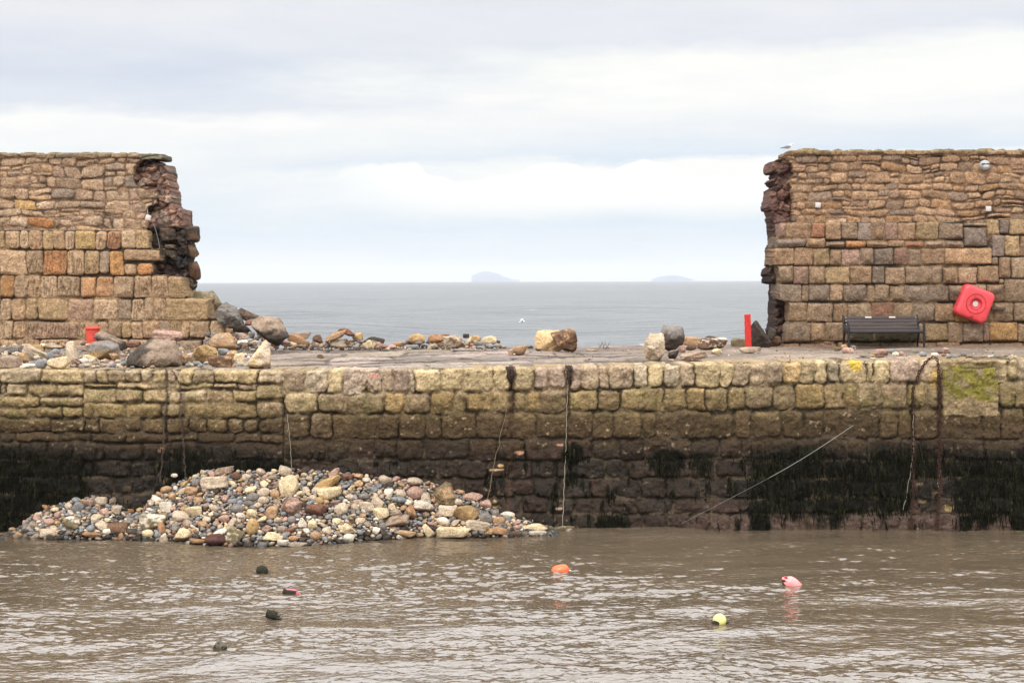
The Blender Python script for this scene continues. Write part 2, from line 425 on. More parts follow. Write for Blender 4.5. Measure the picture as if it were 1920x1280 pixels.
def quay_warp(U, V):
    sh = 690 - toppx(U)
    fade = 1 - sstep(700, 830, V)
    V2 = V + sh * fade
    U2 = U + 4.6 * fbm(U / 30, V / 30, None, 3, 101)
    V2 = V2 + 3.6 * fbm(U / 36, V / 30, None, 3, 102) + 1.6 * fbm(U / 9, V / 9, None, 2, 103)
    return U2 + 1.7 * fbm(U / 8, V / 8, None, 2, 104), V2
def weed(U, V):
    """density of the black weed on the quay face, 0..1"""
    n = fbm(U / 46, V / 60, None, 4, 201); n2 = fbm(U / 12, V / 28, None, 3, 202)
    nn = 22 * n + 10 * n2
    a = sstep(824, 880, V + nn - 12 * sstep(200, 540, U)) * sstep(560, 535, U) * (1 - 0.95 * sstep(120, 60, np.hypot((U - 232) * 1.1, (V - 925))))
    a = a * (1 - sstep(905, 915, V) * sstep(520, 545, U))
    b = sstep(822, 880, V + nn * 1.2) * sstep(1380, 1440, U + nn) * (1 - sstep(925, 975, V + nn * 2.3))
    b = b * (1 - 0.9 * sstep(1700, 1714, U) * sstep(1795, 1780, U) * sstep(880, 900, V))
    d = sstep(1398, 1410, U + n2 * 6) * sstep(1446, 1438, U) * sstep(930, 950, V)
    c = sstep(0.33, 0.5, n2 + 0.35 * n) * sstep(835, 870, V) * sstep(540, 600, U) * 0.8
    e = sstep(30, 18, np.hypot((U - 1150) * .8, V - 980)) + sstep(24, 14, np.hypot(U - 1075, (V - 848))) + sstep(36, 20, np.hypot((U - 1250) * .8, (V - 862) * 1.4)) + sstep(24, 12, np.hypot((U - 1315) * .8, (V - 862) * 1.4))
    f = sstep(1785, 1800, U + n2 * 6) * sstep(1825, 1812, U) * sstep(900, 930, V) + sstep(1880, 1900, U + n2 * 10) * sstep(900, 930, V)
    return np.clip(a + b + c + d + e + f, 0, 1)
def quay_fn(U, V):
    U2, V2 = quay_warp(U, V)
    L = U < SPLIT
    idL, dL, a1, b1 = rows_layout(U2, V2, QL, 5, 1.2)
    idR, dR, a2, b2 = rows_layout(U2, V2, QR, 7, 1.2)
    ids = np.where(L, idL, idR + 50000); D = np.where(L, dL, dR); LU = np.where(L, a1, a2); LV = np.where(L, b1, b2)
    mort = fbm(U / 60, V / 40, None, 3, 110) + .5 * fbm(U / 14, V / 14, None, 2, 111)
    flush = np.clip(sstep(-0.3, 0.2, mort) * 0.85 + 0.12, 0, .96)
    # cement repair at 640-713 and the long rendered panel at right
    patch = sstep(0, 3, U - 643) * sstep(0, 3, 716 - U) * sstep(738, 733, V2 + 6 * fbm(U / 15, V / 15, None, 2, 5)) * sstep(0.1, 0.0, fbm(U / 18, V / 14, None, 3, 7) - .25)
    lichen = sstep(0, 4, U - 1766) * sstep(0, 6, 1888 - U - sstep(700, 770, V) * 30) * sstep(0, 4, V2 - 700) * sstep(0, 4, 764 - V2)
    panel = sstep(0, 4, U - 1766) * sstep(0, 6, 1874 - U) * sstep(0, 4, V2 - 690) * sstep(0, 4, 786 - V2 + 3 * fbm(U / 12, V / 12, None, 2, 8))
    Dp = np.where((panel > .5) | (patch > .5), 8.0, D)
    ids2 = np.where(panel > .5, 90001, np.where(patch > .5, 90002, ids))
    top = sstep(745, 690, V2)
    h = relief(U, V, ids2, Dp, LU, LV, 0.028 + 0.018 * sstep(800, 760, V2), 2.4, 0.026, 0.065, 106, 0.024, flush, 1)
    # thin coursed slates in the top course, dark stains of joints
    h = h - 0.05 * sstep(2, 0, np.abs(U - 530 - (V - 740) * .02)) * (V < 860)
    h = h - 0.05 * (1 - sstep(690, 697, V2)) + 0.16 * sstep(860, 1000, V)      # battered foot
    h = h - 0.04 * sstep(695, 702, V2) * sstep(712, 706, V2) * sstep(1790, 1800, U) * sstep(1876, 1860, U)
    # albedo
    n = fbm(U / 50, V / 40, None, 4, 120); nf = fbm(U / 7, V / 7, None, 4, 121); nm = fbm(U / 18, V / 16, None, 3, 122)
    i = np.abs(ids2); r1 = rnd(i, 41)
    c = tint(i, np.array([(.39, .295, .155), (.36, .27, .145), (.32, .235, .145), (.40, .27, .125), (.27, .21, .13), (.40, .315, .20), (.34, .245, .17)]), [3, 3, 2, 1.2, 1.5, 2, 2], 3)
    left = sstep(560, 500, U)
    yellow = np.array([.25, .175, .085])
    c = lerp(c, yellow * (0.75 + .5 * r1)[:, None], (0.45 * left)[:, None])
    # the green and ochre growth of the second course
    g2 = sstep(728, 745, V2 + 8 * n + 8 * (r1 - .5)) * sstep(560, 620, U)
    gl = sstep(736, 765, V2 + 10 * n + 8 * (r1 - .5)) * left
    c = lerp(c, np.array([.175, .122, .052]) * (0.64 + .55 * rnd(i, 42))[:, None], (0.75 * g2)[:, None])
    c = lerp(c, np.array([.19, .13, .048]) * (0.75 + .5 * rnd(i, 42))[:, None], (0.55 * gl)[:, None])
    gcol = sstep(0.05, 0.5, fbm(U / 30, V / 26, rnd(i, 3) * 9, 3, 130) + 0.25 * (rnd(i, 44) - .4)) * sstep(700, 760, V2) * sstep(850, 800, V2)
    c = lerp(c, np.array([.12, .115, .032]), (0.55 * gcol)[:, None])
    c = c * (1 + .30 * nm + .22 * n)[:, None]
    blot = sstep(.28, .5, fbm(U / 16, V / 13, rnd(i, 77) * 30, 4, 150)); c = lerp(c, np.array([.13, .105, .05]), (blot * .5)[:, None])
    # tide line
    wv = V2 + 9 * n + 14 * (rnd(i, 45) - .5) + 5 * nf
    t1 = sstep(750, 796, wv - 8 * left); t2 = sstep(800, 860, wv)
    dk = lerp(np.array([.068, .046, .022]), np.array([.052, .032, .020]), (0.5 + 0.5 * nm)[:, None])
    dk = dk * (0.75 + .5 * rnd(i, 46))[:, None]
    dk2 = lerp(np.array([.028, .017, .012]), np.array([.022, .017, .012]), rnd(i, 47)[:, None]) * (0.75 + .6 * rnd(i, 48))[:, None]
    c = lerp(c, dk, (t1 * 0.92)[:, None]); c = lerp(c, dk2, t2[:, None])
    # paler foot washed by the waves
    ft = sstep(925, 965, V + 14 * n) * sstep(1180, 1400, U) * 0.8
    c = lerp(c, np.array([.088, .057, .043]), ft[:, None])
    sp = sstep(0.50, 0.62, fbm(U / 9, V / 7, None, 3, 140) + .15 * n) * (1 - t2 * .55)
    c = lerp(c, np.array([.42, .33, .21]), (sp * 0.5 * sstep(1, 3, D))[:, None])
    # scratched bright patches where stone has flaked
    for (a, b, w, hh, cc) in ((938, 872, 9, 3, (.62, .42, .20)), (930, 880, 14, 3, (.5, .33, .18)), (975, 848, 10, 4, (.45, .22, .14)), (1050, 833, 9, 4, (.42, .22, .14)), (925, 938, 9, 4, (.42, .28, .15)), (923, 948, 10, 3, (.38, .25, .12)),
                            (1723, 905, 8, 4, (.50, .33, .16)), (1752, 922, 6, 4, (.62, .30, .14)), (1726, 938, 9, 4, (.38, .26, .14)), (1775, 950, 13, 7, (.42, .30, .13)), (1612, 862, 9, 7, (.34, .26, .17)),
                            (304, 843, 9, 6, (.42, .23, .15)), (1050, 936, 8, 3, (.45, .3, .2)), (1048, 950, 9, 3, (.4, .28, .2)), (312, 905, 6, 12, (.45, .26, .15)), (240, 925, 16, 22, (.13, .085, .05))):
        q = sstep(1.0, 0.5, np.hypot((U - a) / w, (V - b) / hh) + .5 * nf)
        c = lerp(c, np.array(cc), (q * .85)[:, None])
    wn = weed(U, V)
    halo = sstep(812, 868, V + 14 * n) * np.clip(sstep(560, 440, U) + sstep(1330, 1470, U + 40 * n) * sstep(985, 935, V + 20 * n), 0, 1)
    c = lerp(c, np.array([.012, .011, .008]), (halo * (.62 + .3 * nf))[:, None])
    c = lerp(c, np.array([.005, .005, .0035]), (np.clip(wn * 1.25 + .25 * nf * (wn > .1), 0, 1) * .95)[:, None])
    # mortar and joints
    jm = 1 - sstep(-1.2, 0.6, Dp)
    mcol = lerp(np.array([.28, .21, .12]), np.array([.065, .048, .030]), sstep(735, 800, V2)[:, None])
    c = lerp(c, lerp(np.array([.035, .028, .02]), mcol, flush[:, None]), (jm * .9)[:, None])
    # panels
    c = lerp(c, np.array([.36, .28, .21]) * (1 + .2 * nm)[:, None], (patch * .9)[:, None])
    mossy = np.clip(sstep(-.35, .35, nm + .5 * nf + .15), 0, 1)
    pc = lerp(np.array([.20, .155, .085]), np.array([.16, .14, .028]), mossy[:, None]); pc = lerp(pc, np.array([.27, .20, .03]), (sstep(.2, .6, nf) * sstep(1770, 1800, U) * .6)[:, None])
    c = lerp(c, lerp(np.array([.25, .185, .105]) * (1 + .25 * nm)[:, None], pc, lichen[:, None]), (panel * .95)[:, None])
    slot = sstep(2.5, 0, np.abs(V2 - 707 + 2 * nm)) * sstep(1795, 1805, U) * sstep(1878, 1866, U)
    c = lerp(c, np.array([.03, .027, .02]), (slot * .9)[:, None])
    oy = sstep(16, 6, np.hypot((U - 1603), (V - 684)) + 6 * nf)
    c = lerp(c, np.array([.58, .38, .04]), (oy * .8)[:, None])
    oy = sstep(15, 4, np.hypot((U - 1752) * 1.0, (V - 705) * .6) + 5 * nf) * (U < 1766)
    c = lerp(c, np.array([.50, .32, .06]), (oy * .6)[:, None])
    red = sstep(1.5, 0, np.abs(U - 701) - 8) * sstep(1, 0, np.abs(V - 704) - 1.6)
    c = lerp(c, np.array([.55, .17, .14]), (red * .8)[:, None])
    # rust and damp trails under the chains
    for (cx_, wd, v0, v1, s) in ((952, 9, 690, 990, .8), (1066, 7, 688, 870, .75), (312, 6, 700, 880, .45), (345, 5, 700, 880, .35), (1711, 7, 735, 990, .7), (1761, 8, 690, 990, .75)):
        q = sstep(wd, wd * .35, np.abs(U - cx_ - (952 - cx_ if False else 0) - (0.04 * (940 - V) if cx_ == 952 else 0)) + 3 * nf) * sstep(v0 - 4, v0 + 12, V) * sstep(v1, v1 - 40, V)
        c = lerp(c, np.array([.055, .033, .022]), (q * s)[:, None])
    c = c * (1 + .16 * nf)[:, None]
    wet = np.clip(t1 * .25 + t2 * .4, 0, 1) * (1 - .6 * wn)
    return h, c, wet

quay = empty('quay_wall', (0, YQ, 0), 'long harbour quay wall of rough stone blocks, yellow above and black with weed below', 'quay wall')
us = np.linspace(-500, 2420, 60)
poly = [(u, float(toppx(np.array([u]))[0]) + 1.0) for u in us] + [(2420, 1050), (-500, 1050)]
o = slab('wall_face', poly, YQ, 0.0145, 0.9, quay_fn, None, rag=2.2, back=False, px_rag=22, side_noise=0.02, side_dark=.95)
def adopt(o, parent):
    o.parent = parent; o.matrix_parent_inverse = Matrix.Translation(-Vector(parent.location)); return o
adopt(o, quay)

# ------------------------------------------------------------------ deck of the quay
def grid_mesh(name, xs, ys, zf, colf, mat, **kw):
    X, Y = np.meshgrid(xs, ys); h, col, wet = colf(X.ravel(), Y.ravel())
    Z = zf(X.ravel(), Y.ravel()) + h
    n, m = X.shape
    idx = np.arange(n * m).reshape(n, m)
    q = np.stack([idx[:-1, :-1].ravel(), idx[:-1, 1:].ravel(), idx[1:, 1:].ravel(), idx[1:, :-1].ravel()], 1)
    return np_mesh(name, np.stack([X.ravel(), Y.ravel(), Z], 1), q, mat, None, col, wet, **kw)
def deck_fn(X, Y):
    U = X * 100; V = Y * 100
    i, D, a, b = cell_layout(U + 14 * fbm(U / 60, V / 60, None, 3, 301), V + 14 * fbm(U / 60, V / 60, None, 3, 302), 105, 84, .85, 33)
    nn = fbm(X / 1.7, Y / 1.2, None, 4, 303); nf = fbm(X * 9, Y * 9, None, 4, 304)
    h = 0.030 * (1 - np.exp(-np.maximum(D, 0) / 4)) + 0.045 * (rnd(i, 1) - .5) - 0.030 + .03 * (rnd(i, 5) - .5) * b + 0.035 * nn + 0.012 * nf
    concrete = sstep(1.2, 3.5, X)      # smooth screed toward the right hand wall
    h = lerp(h, 0.03 * nn + 0.006 * nf, concrete * .75)
    c = tint(i, np.array([(.205, .162, .130), (.18, .145, .118), (.23, .18, .145), (.20, .16, .105), (.16, .138, .12)]), None, 7)
    c = lerp(c, np.array([.195, .155, .120]) * np.ones_like(c), (.45 + concrete * .4)[:, None])
    c = c * (1 + .28 * nn + .22 * nf)[:, None]
    c = c * (.8 + .4 * rnd(i, 8))[:, None]; c = lerp(c, c * .30, ((1 - sstep(1.0, 5.0, D)) * (1 - concrete * .75) * .85)[:, None])
    crk = sstep(.05, .0, np.abs(fbm(X / 1.1, Y / .8, None, 4, 320))) * .5; c = lerp(c, c * .35, crk[:, None])
    c = lerp(c, np.array([.14, .082, .058]) , (sstep(31.0, 32.3, Y) * concrete * .55)[:, None])
    fr = sstep(.35, 0.0, Y - YQ)
    c = lerp(c, np.array([.25, .205, .135]), (fr * .5)[:, None])
    return h, c, np.full(len(X), .25) * sstep(-.1, .4, nn)
def deck_z(X, Y):
    e = np.clip((Y - 33.6) / 1.0, 0, None)
    return deckz(X, Y) - 0.02 - 0.05 * np.exp(-(Y - YQ - .02) / .06) - e * 1.2 + 0.06 * sstep(33.2, 34.0, Y) * fbm(X * 1.5, Y, None, 3, 310)
ys = np.concatenate([np.linspace(YQ + .01, 34.0, 230), np.linspace(34.05, 37, 14)])
deck = grid_mesh('quay_deck', np.linspace(-16.5, 16.5, 1000), ys, deck_z, deck_fn, M_DECK)
tag(deck, kind='structure')

# ------------------------------------------------------------------ upper walls
def ashlar_cols(i, U, V, seed=3, w=(3, 3, 2, 1.1, 1.5, 1.5, 1.2, 1.5), pal=None):
    nf = fbm(U / 6, V / 6, None, 4, seed + 200); nm = fbm(U / 20, V / 20, rnd(i, 5) * 9, 3, seed + 201)
    c = tint(i, PAL if pal is None else pal, w, seed)
    c = c * (1 + .18 * nm + .18 * nf)[:, None]
    sp = sstep(.45, .65, fbm(U / 3.5, V / 3.5, None, 3, seed + 204))
    c = lerp(c, np.array([.42, .33, .22]), (sp * .35)[:, None])
    dk = sstep(.25, .6, fbm(U / 14, V / 10, None, 4, seed + 205))
    return lerp(c, np.array([.11, .078, .052]), (dk * .45)[:, None]), nf, nm
LROW = [
 (432, 469, [0, 10, 38, 55, 80, 100, 122, 141, 179, 199, 227, 255, 279, 300]),
 (469, 516, [0, 50, 81, 126, 158, 186, 205, 232]), (466, 492, [232, 300, 420]), (492, 516, [232, 256, 288, 420]),
 (516, 559, [0, 27, 52, 77, 106, 151, 180, 212, 251, 285, 316, 350, 420]),
 (559, 601, [0, 20, 47, 70, 128, 175, 220, 247, 270, 290, 312, 392, 430]),
 (601, 636, [0, 24, 48, 150, 180, 203, 228, 247, 267, 300, 318, 340, 355, 395, 423, 470]),
 (636, 680, [0, 30, 75, 130, 200, 240, 290, 330, 380, 470])]
LROW = [(a, b, (randrow(-520, 0, 26, 50, int(a)) [:-1] + xs) if xs[0] == 0 else xs) for a, b, xs in LROW]
RROW = [
 (416, 446, [1440, 1473, 1521, 1547]), (416, 451, [1547, 1578, 1609, 1634, 1659, 1683, 1717, 1760, 1807]), (425, 465, [1807, 1851]), (415, 425, [1807, 1851]),
 (411, 441, [1851, 1873, 1893, 1922, 1950] + randrow(1950, 2440, 25, 45, 61)[1:]),
 (446, 465, [1440, 1512, 1547]), (451, 465, [1547, 1584, 1624, 1665, 1696, 1733, 1771, 1807]),
 (465, 498, [1440, 1489, 1524, 1556, 1578, 1614, 1638, 1676, 1704, 1727, 1771, 1860]),
 (441, 481, [1860, 1883, 1912, 1945] + randrow(1945, 2440, 25, 45, 62)[1:]), (481, 523, [1872, 1896, 1930] + randrow(1930, 2440, 25, 45, 63)[1:]), (481, 498, [1860, 1872]),
 (498, 533, [1440, 1487, 1516, 1547, 1594, 1634, 1660, 1697, 1767, 1797, 1833, 1873]),
 (533, 567, [1440, 1503, 1517, 1556, 1580, 1626, 1640, 1668, 1697, 1740, 1780, 1820, 1850, 1883]), (523, 568, [1883, 1925] + randrow(1925, 2440, 28, 50, 64)[1:]), (523, 533, [1873, 1883]),
 (567, 604, [1440, 1513, 1562, 1590, 1634, 1676, 1712, 1753, 1790, 1830, 1862, 1900, 1935] + randrow(1935, 2440, 28, 50, 65)[1:]),
 (604, 642, [1440, 1520, 1547, 1583, 1640, 1705, 1735, 1778, 1806, 1843, 1855, 1909, 1950] + randrow(1950, 2440, 28, 50, 66)[1:]),
 (642, 690, [1440, 1500, 1570, 1650, 1756, 1800, 1856, 1920] + randrow(1920, 2440, 40, 60, 67)[1:])]
def same_stone(U, V, ids, D, a, b):
    j = int(np.argmin((U - a) ** 2 + (V - b) ** 2 + 400 * (D < .5)))
    return (ids == ids[j]) * sstep(-.5, .6, D) * (np.hypot(U - a, V - b) < 160)
def ashlar_fn(rows, left):
    def fn(U, V):
        U2 = U + 1.6 * fbm(U / 26, V / 26, None, 3, 401) + .7 * fbm(U / 7, V / 7, None, 2, 402)
        V2 = V + 1.3 * fbm(U / 30, V / 22, None, 3, 403) + .6 * fbm(U / 7, V / 7, None, 2, 404)
        if left:
            U2 = U2 + 2.0 * fbm(U / 18, V / 40, None, 2, 405)
        ids, D, LU, LV = rows_layout(U2, V2, rows, 5 if left else 2.6, .75)
        flush = np.clip(sstep(-.15, .3, fbm(U / 50, V / 40, None, 3, 410)), 0, .9) if left else np.clip(sstep(.0, .5, fbm(U / 50, V / 40, None, 3, 410)), 0, .6)
        h = relief(U, V, ids, D, LU, LV, 0.034 if left else 0.030, 2.6, 0.014, 0.055, 85, 0.015, flush, 40 if left else 50)
        rock = sstep(1, 4, D) * (rnd(np.abs(ids), 60) > .55)
        h = h + rock * 0.035 * (1 - np.clip(LU ** 2 + LV ** 2, 0, 1)) * (not left)
        if left:                               # vertical weathering grooves
            g = np.abs(fbm(U / 3.6, V / 40, rnd(np.abs(ids), 7) * 20, 3, 420)); gm = sstep(.45, .7, rnd(np.abs(ids), 61))
            h = h - 0.03 * gm * sstep(.16, 0, g) * sstep(1, 4, D)
        c, nf, nm = ashlar_cols(np.abs(ids), U, V, 3 if left else 13, (3, 3, 2.2, .2, .6, 2.2, .9, 2) if left else (2.4, 1.4, 3.4, .1, .7, 1.6, 2.6, .6))
        if left:
            c = lerp(c, np.array([.37, .25, .135]), .3)
            for (a, b, w, q, cc) in ((103, 492, 22, 22, (0.352, 0.156, 0.065)), (272, 503, 16, 11, (0.405, 0.179, 0.065)), (218, 490, 10, 24, (0.405, 0.211, 0.079)), (12, 545, 14, 40, (0.334, 0.172, 0.072)), (212, 450, 12, 18, (0.334, 0.164, 0.094)), (160, 450, 18, 18, (0.387, 0.265, 0.115)), (197, 537, 18, 22, (0.387, 0.211, 0.108))):
                k_ = same_stone(U, V, ids, D, a, b); c = lerp(c, np.array(cc) * (1 + .2 * nm)[:, None], (k_ * .8)[:, None])
            gm2 = sstep(.16, 0, g) * gm; c = lerp(c, np.array([.16, .11, .07]), (gm2 * .6 * sstep(1, 4, D))[:, None])
        else:
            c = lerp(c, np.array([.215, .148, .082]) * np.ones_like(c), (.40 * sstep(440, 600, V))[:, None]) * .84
            for (a, b, w, q, cc) in ((1534, 434, 13, 16, (0.264, 0.133, 0.086)), (1654, 585, 21, 18, (0.194, 0.094, 0.058)), (1690, 490, 13, 14, (0.176, 0.101, 0.079)), (1815, 481, 44, 15, (0.352, 0.211, 0.115)), (1605, 457, 20, 7, (0.370, 0.187, 0.086)), (1710, 457, 20, 7, (0.317, 0.140, 0.072)), (1820, 585, 40, 18, (0.334, 0.195, 0.072)), (1870, 605, 20, 18, (0.299, 0.172, 0.065)), (1622, 432, 12, 17, (0.211, 0.172, 0.151))):
                k_ = same_stone(U, V, ids, D, a, b); c = lerp(c, np.array(cc) * (1 + .2 * nm)[:, None], (k_ * .75)[:, None])
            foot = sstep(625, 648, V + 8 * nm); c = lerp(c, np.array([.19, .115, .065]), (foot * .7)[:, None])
            under_bench_shade = sstep(8, -4, np.maximum(np.abs(U - 1655) - 62, np.abs(V - 632) - 18) + 8 * nm); c = lerp(c, np.array([.026, .025, .014]), (under_bench_shade * .9)[:, None])  # mostly the shade under the bench, painted into the wall, with some damp
        jm = 1 - sstep(-1.0, .5, D)
        c = lerp(c, lerp(np.array([.04, .03, .022]), np.array([.27, .18, .105]), flush[:, None]), (jm * .92)[:, None])
        return h, c, np.zeros(len(U))
    return fn
def rubble_layout(U, V, seed, h0=11, h1=23, w0=16, w1=50):
    rr_ = random.Random(seed); v = 250.0; rows = []
    while v < 450:
        h = rr_.uniform(h0, h1); rows.append((v, v + h, randrow(-520 + rr_.uniform(-20, 0), 2440, w0, w1, rr_.randrange(10 ** 6)))); v += h
    ids = np.full(U.shape, 0, np.int64); D = np.full(U.shape, -9.0); LU = np.zeros(U.shape); LV = np.zeros(U.shape)
    for k, (v0, v1, xs) in enumerate(rows):
        xs = np.array(xs); m = (V >= v0) & (V < v1)
        if not m.any(): continue
        u, vv = U[m], V[m]
        b = np.clip(np.searchsorted(xs, u, side='right'), 1, len(xs) - 1); i = k * 1000 + b + 7
        a0, a1 = xs[b - 1].copy(), xs[b].copy(); t = np.full(len(u), v0); bt = np.full(len(u), v1)
        # some stones are two thin ones, some have a thin pinning above
        sp = rnd(i, 71); mid = v0 + (v1 - v0) * (.3 + .4 * rnd(i, 72)); cut = (sp < .34) & (v1 - v0 > 14)
        up_ = cut & (vv < mid); lo_ = cut & ~up_
        bt = np.where(up_, mid, bt); t = np.where(lo_, mid, t); i = np.where(up_, i + 500000, i)
        sp2 = rnd(i, 73); mx = a0 + (a1 - a0) * (.3 + .4 * rnd(i, 74)); c2 = (sp2 < .4) & cut & (a1 - a0 > 24)
        l_ = c2 & (u < mx); r_ = c2 & ~l_
        a1 = np.where(l_, mx, a1); a0 = np.where(r_, mx, a0); i = np.where(l_, i + 900000, i)
        g = .5 + 1.9 * rnd(i, 75) ** 2; gt = .4 + 2.4 * rnd(i, 76) ** 2; gb = .4 + 1.6 * rnd(i, 77) ** 2
        t = t + gt; bt = bt - gb
        cu, cv = (a0 + a1) / 2, (t + bt) / 2; hx = np.maximum((a1 - a0) / 2 - g, 1); hy = np.maximum((bt - t) / 2, 1)
        du = u - cu + (rnd(i, 78) - .5) * .7 * (vv - cv); dv = vv - cv + (rnd(i, 79) - .5) * .22 * (u - cu)
        # tapered ends
        hyt = hy * (1 - .30 * (rnd(i, 80)) * np.clip(np.abs(du) / hx, 0, 1) ** 2)
        r0 = np.minimum(1.6 + 4.0 * rnd(i, 81), np.minimum(hx, hyt) * .85)
        qx, qy = np.abs(du) - (hx - r0), np.abs(dv) - (hyt - r0)
        d = r0 - (np.hypot(np.maximum(qx, 0), np.maximum(qy, 0)) + np.minimum(np.maximum(qx, qy), 0))
        ids[m] = i; D[m] = d; LU[m] = du / hx; LV[m] = dv / hyt
    return ids, D, LU, LV
def rubble_fn(left):
    cope = [(200, 297.5, None)]
    def fn(U, V):
        t0 = 286.5 if left else 281.0
        U2 = U + 2.2 * fbm(U / 14, V / 14, None, 3, 501) + 1.0 * fbm(U / 5, V / 5, None, 2, 505)
        V2 = V + 1.9 * fbm(U / 17, V / 14, None, 3, 502) + 7 * fbm(U / 75, V / 60, None, 2, 506)
        i, D, LU, LV = rubble_layout(U2, V2, 5 if left else 8)
        # coping course
        rows = [(t0 - 30, t0 + 10.5, randrow(-520, 2440, 26, 46, 600 + left))]
        ic, Dc, lu, lv = rows_layout(U + 1.5 * fbm(U / 12, V / 12, None, 2, 7), V + 1.2 * fbm(U / 14, V / 12, None, 2, 8), rows, 4, .8)
        cm = V < t0 + 10.5
        i = np.where(cm, np.abs(ic) + 333, i); D = np.where(cm, Dc, D); LU = np.where(cm, lu, LU); LV = np.where(cm, lv, LV)
        flush = np.clip(.55 + .8 * fbm(U / 36, V / 24, None, 3, 510), 0.1, .95)
        gap = .1 + 2.2 * sstep(.1, .5, fbm(U / 40, V / 22, None, 3, 511)); D = D - gap * .5
        h = relief(U, V, i, D, LU, LV, 0.022, 1.9, 0.013, 0.034, 85, 0.015, flush, 60 + left, .02)
        h = h + .05 * cm * (1 - .5 * (V < t0 + 2))
        c, nf, nm = ashlar_cols(i, U, V, 23 if left else 33, (3, 3, 2, .8, 1, 2, .5, 1.5) if left else (3, 2.4, 2.4, 1.6, 1.2, 1.6, .8, .9), RUB)
        if not left: c = c * np.array([.93, .86, .80])
        jm = 1 - sstep(-.9, .7, D)
        mort = lerp(np.array([.27, .17, .105]), np.array([.115, .075, .052]), sstep(.1, .45, fbm(U / 50, V / 20, None, 3, 512) + .25 * sstep(370, 400, V) * sstep(425, 405, V))[:, None])
        c = lerp(c, lerp(mort * .35, mort, flush[:, None]), (jm * .95)[:, None])
        c = lerp(c, np.array([.20, .18, .095]), (cm * sstep(t0 + 8, t0 + 1, V) * .6)[:, None])
        if left:
            k_ = same_stone(U, V, i, D, 78, 412); c = lerp(c, np.array([.34, .145, .055]) * (1 + .2 * nm)[:, None], (k_ * .85)[:, None])
            k_ = same_stone(U, V, i, D, 52, 391); c = lerp(c, np.array([.40, .25, .10]) * (1 + .2 * nm)[:, None], (k_ * .85)[:, None])
        return h, c, np.zeros(len(U))
    return fn
def core_fn(base, amp=.10, cell=(20, 14), dark=None, seed=0):
    def fn(U, V):
        U2 = U + 5 * fbm(U / 14, V / 14, None, 3, 701 + seed); V2 = V + 5 * fbm(U / 14, V / 14, None, 3, 702 + seed)
        i, D, LU, LV = cell_layout(U2, V2, cell[0], cell[1], .95, 71 + seed, .5)
        nm = fbm(U / 22, V / 22, None, 4, 703 + seed, .6); nf = fbm(U / 6, V / 6, None, 3, 704 + seed, .6)
        h = amp * (1 - np.exp(-np.maximum(D, 0) / 3.5)) * rnd(i, 3) * 1.3 + amp * .9 * (rnd(i, 2) - .5) + amp * .9 * nm + amp * .3 * nf
        c = tint(i, np.array(base), None, 9) * (1 + .3 * nf + .25 * nm)[:, None]
        c = lerp(c, c * .3, ((1 - sstep(-.2, 1.6, D)) * .75)[:, None])
        if dark is not None:
            k_ = dark(U, V, nm); c = lerp(c, np.array([.022, .018, .016]), (k_ * .9)[:, None])
        return h, c, np.full(len(U), .15)
    return fn
REDM = [(.30, .215, .15), (.15, .10, .075), (.24, .135, .09), (.28, .165, .11), (.20, .11, .08), (.31, .19, .12), (.24, .145, .105)]
BLKM = [(.045, .038, .034), (.07, .058, .05), (.10, .065, .055), (.035, .032, .03)]

STEP_U = 0.0135
lw = empty('stone_wall', tuple(P(60, 645, YW)), 'broken sea wall on the left, pale coursed stone with a dark ragged end', 'wall', 'the two broken ends of the sea wall')
def part(o, p): return adopt(o, p)
part(slab('upper_face', [(-450, 287)] + [(x_, 287.3 - 2.6 * rnd(x_, 4)) for x_ in range(-430, 255, 12)] + [(262, 288), (263, 300), (256, 306), (250, 318), (252, 345), (262, 352), (293, 362), (292, 382), (276, 388), (273, 402), (276, 434), (-450, 436)], YW + .22, STEP_U, 1.1, rubble_fn(True), rag=1.6), lw)
part(slab('lower_face', [(-450, 432), (150, 431), (278, 432), (280, 465), (300, 467), (298, 490), (288, 492), (288, 515), (340, 518), (347, 545), (352, 558), (391, 562), (391, 592), (421, 601), (423, 632), (450, 650), (450, 668), (-450, 668)], YW, STEP_U, 1.2, ashlar_fn(LROW, True), rag=1.8), lw)
part(slab('rubble_core', [(246, 301), (262, 303), (271, 305), (274, 299), (290, 300), (293, 306), (309, 308), (311, 320), (312, 335), (317, 340), (318, 352), (321, 372), (325, 390), (342, 391), (343, 410), (346, 430), (350, 480), (235, 480)], YW + .50, STEP_U, 1.0,
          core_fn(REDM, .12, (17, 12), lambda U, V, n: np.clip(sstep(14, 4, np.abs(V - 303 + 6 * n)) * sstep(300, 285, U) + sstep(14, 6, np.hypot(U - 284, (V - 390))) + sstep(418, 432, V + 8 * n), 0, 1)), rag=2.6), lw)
part(slab('dark_backing', [(268, 428), (335, 426), (350, 440), (352, 470), (350, 500), (352, 560), (270, 560)], YW + .62, STEP_U, .8, core_fn(BLKM, .14, (26, 20), None, 5), rag=3), lw)
part(slab('coping_stone', [(255, 288.5), (280, 287.2), (305, 288.5), (305.5, 295), (303, 299), (285, 298), (266, 300), (258, 300)], YW + .30, STEP_U * .8, .9, core_fn([(.19, .165, .105), (.22, .19, .125)], .02, (60, 40), None, 8), rag=1.0), lw)

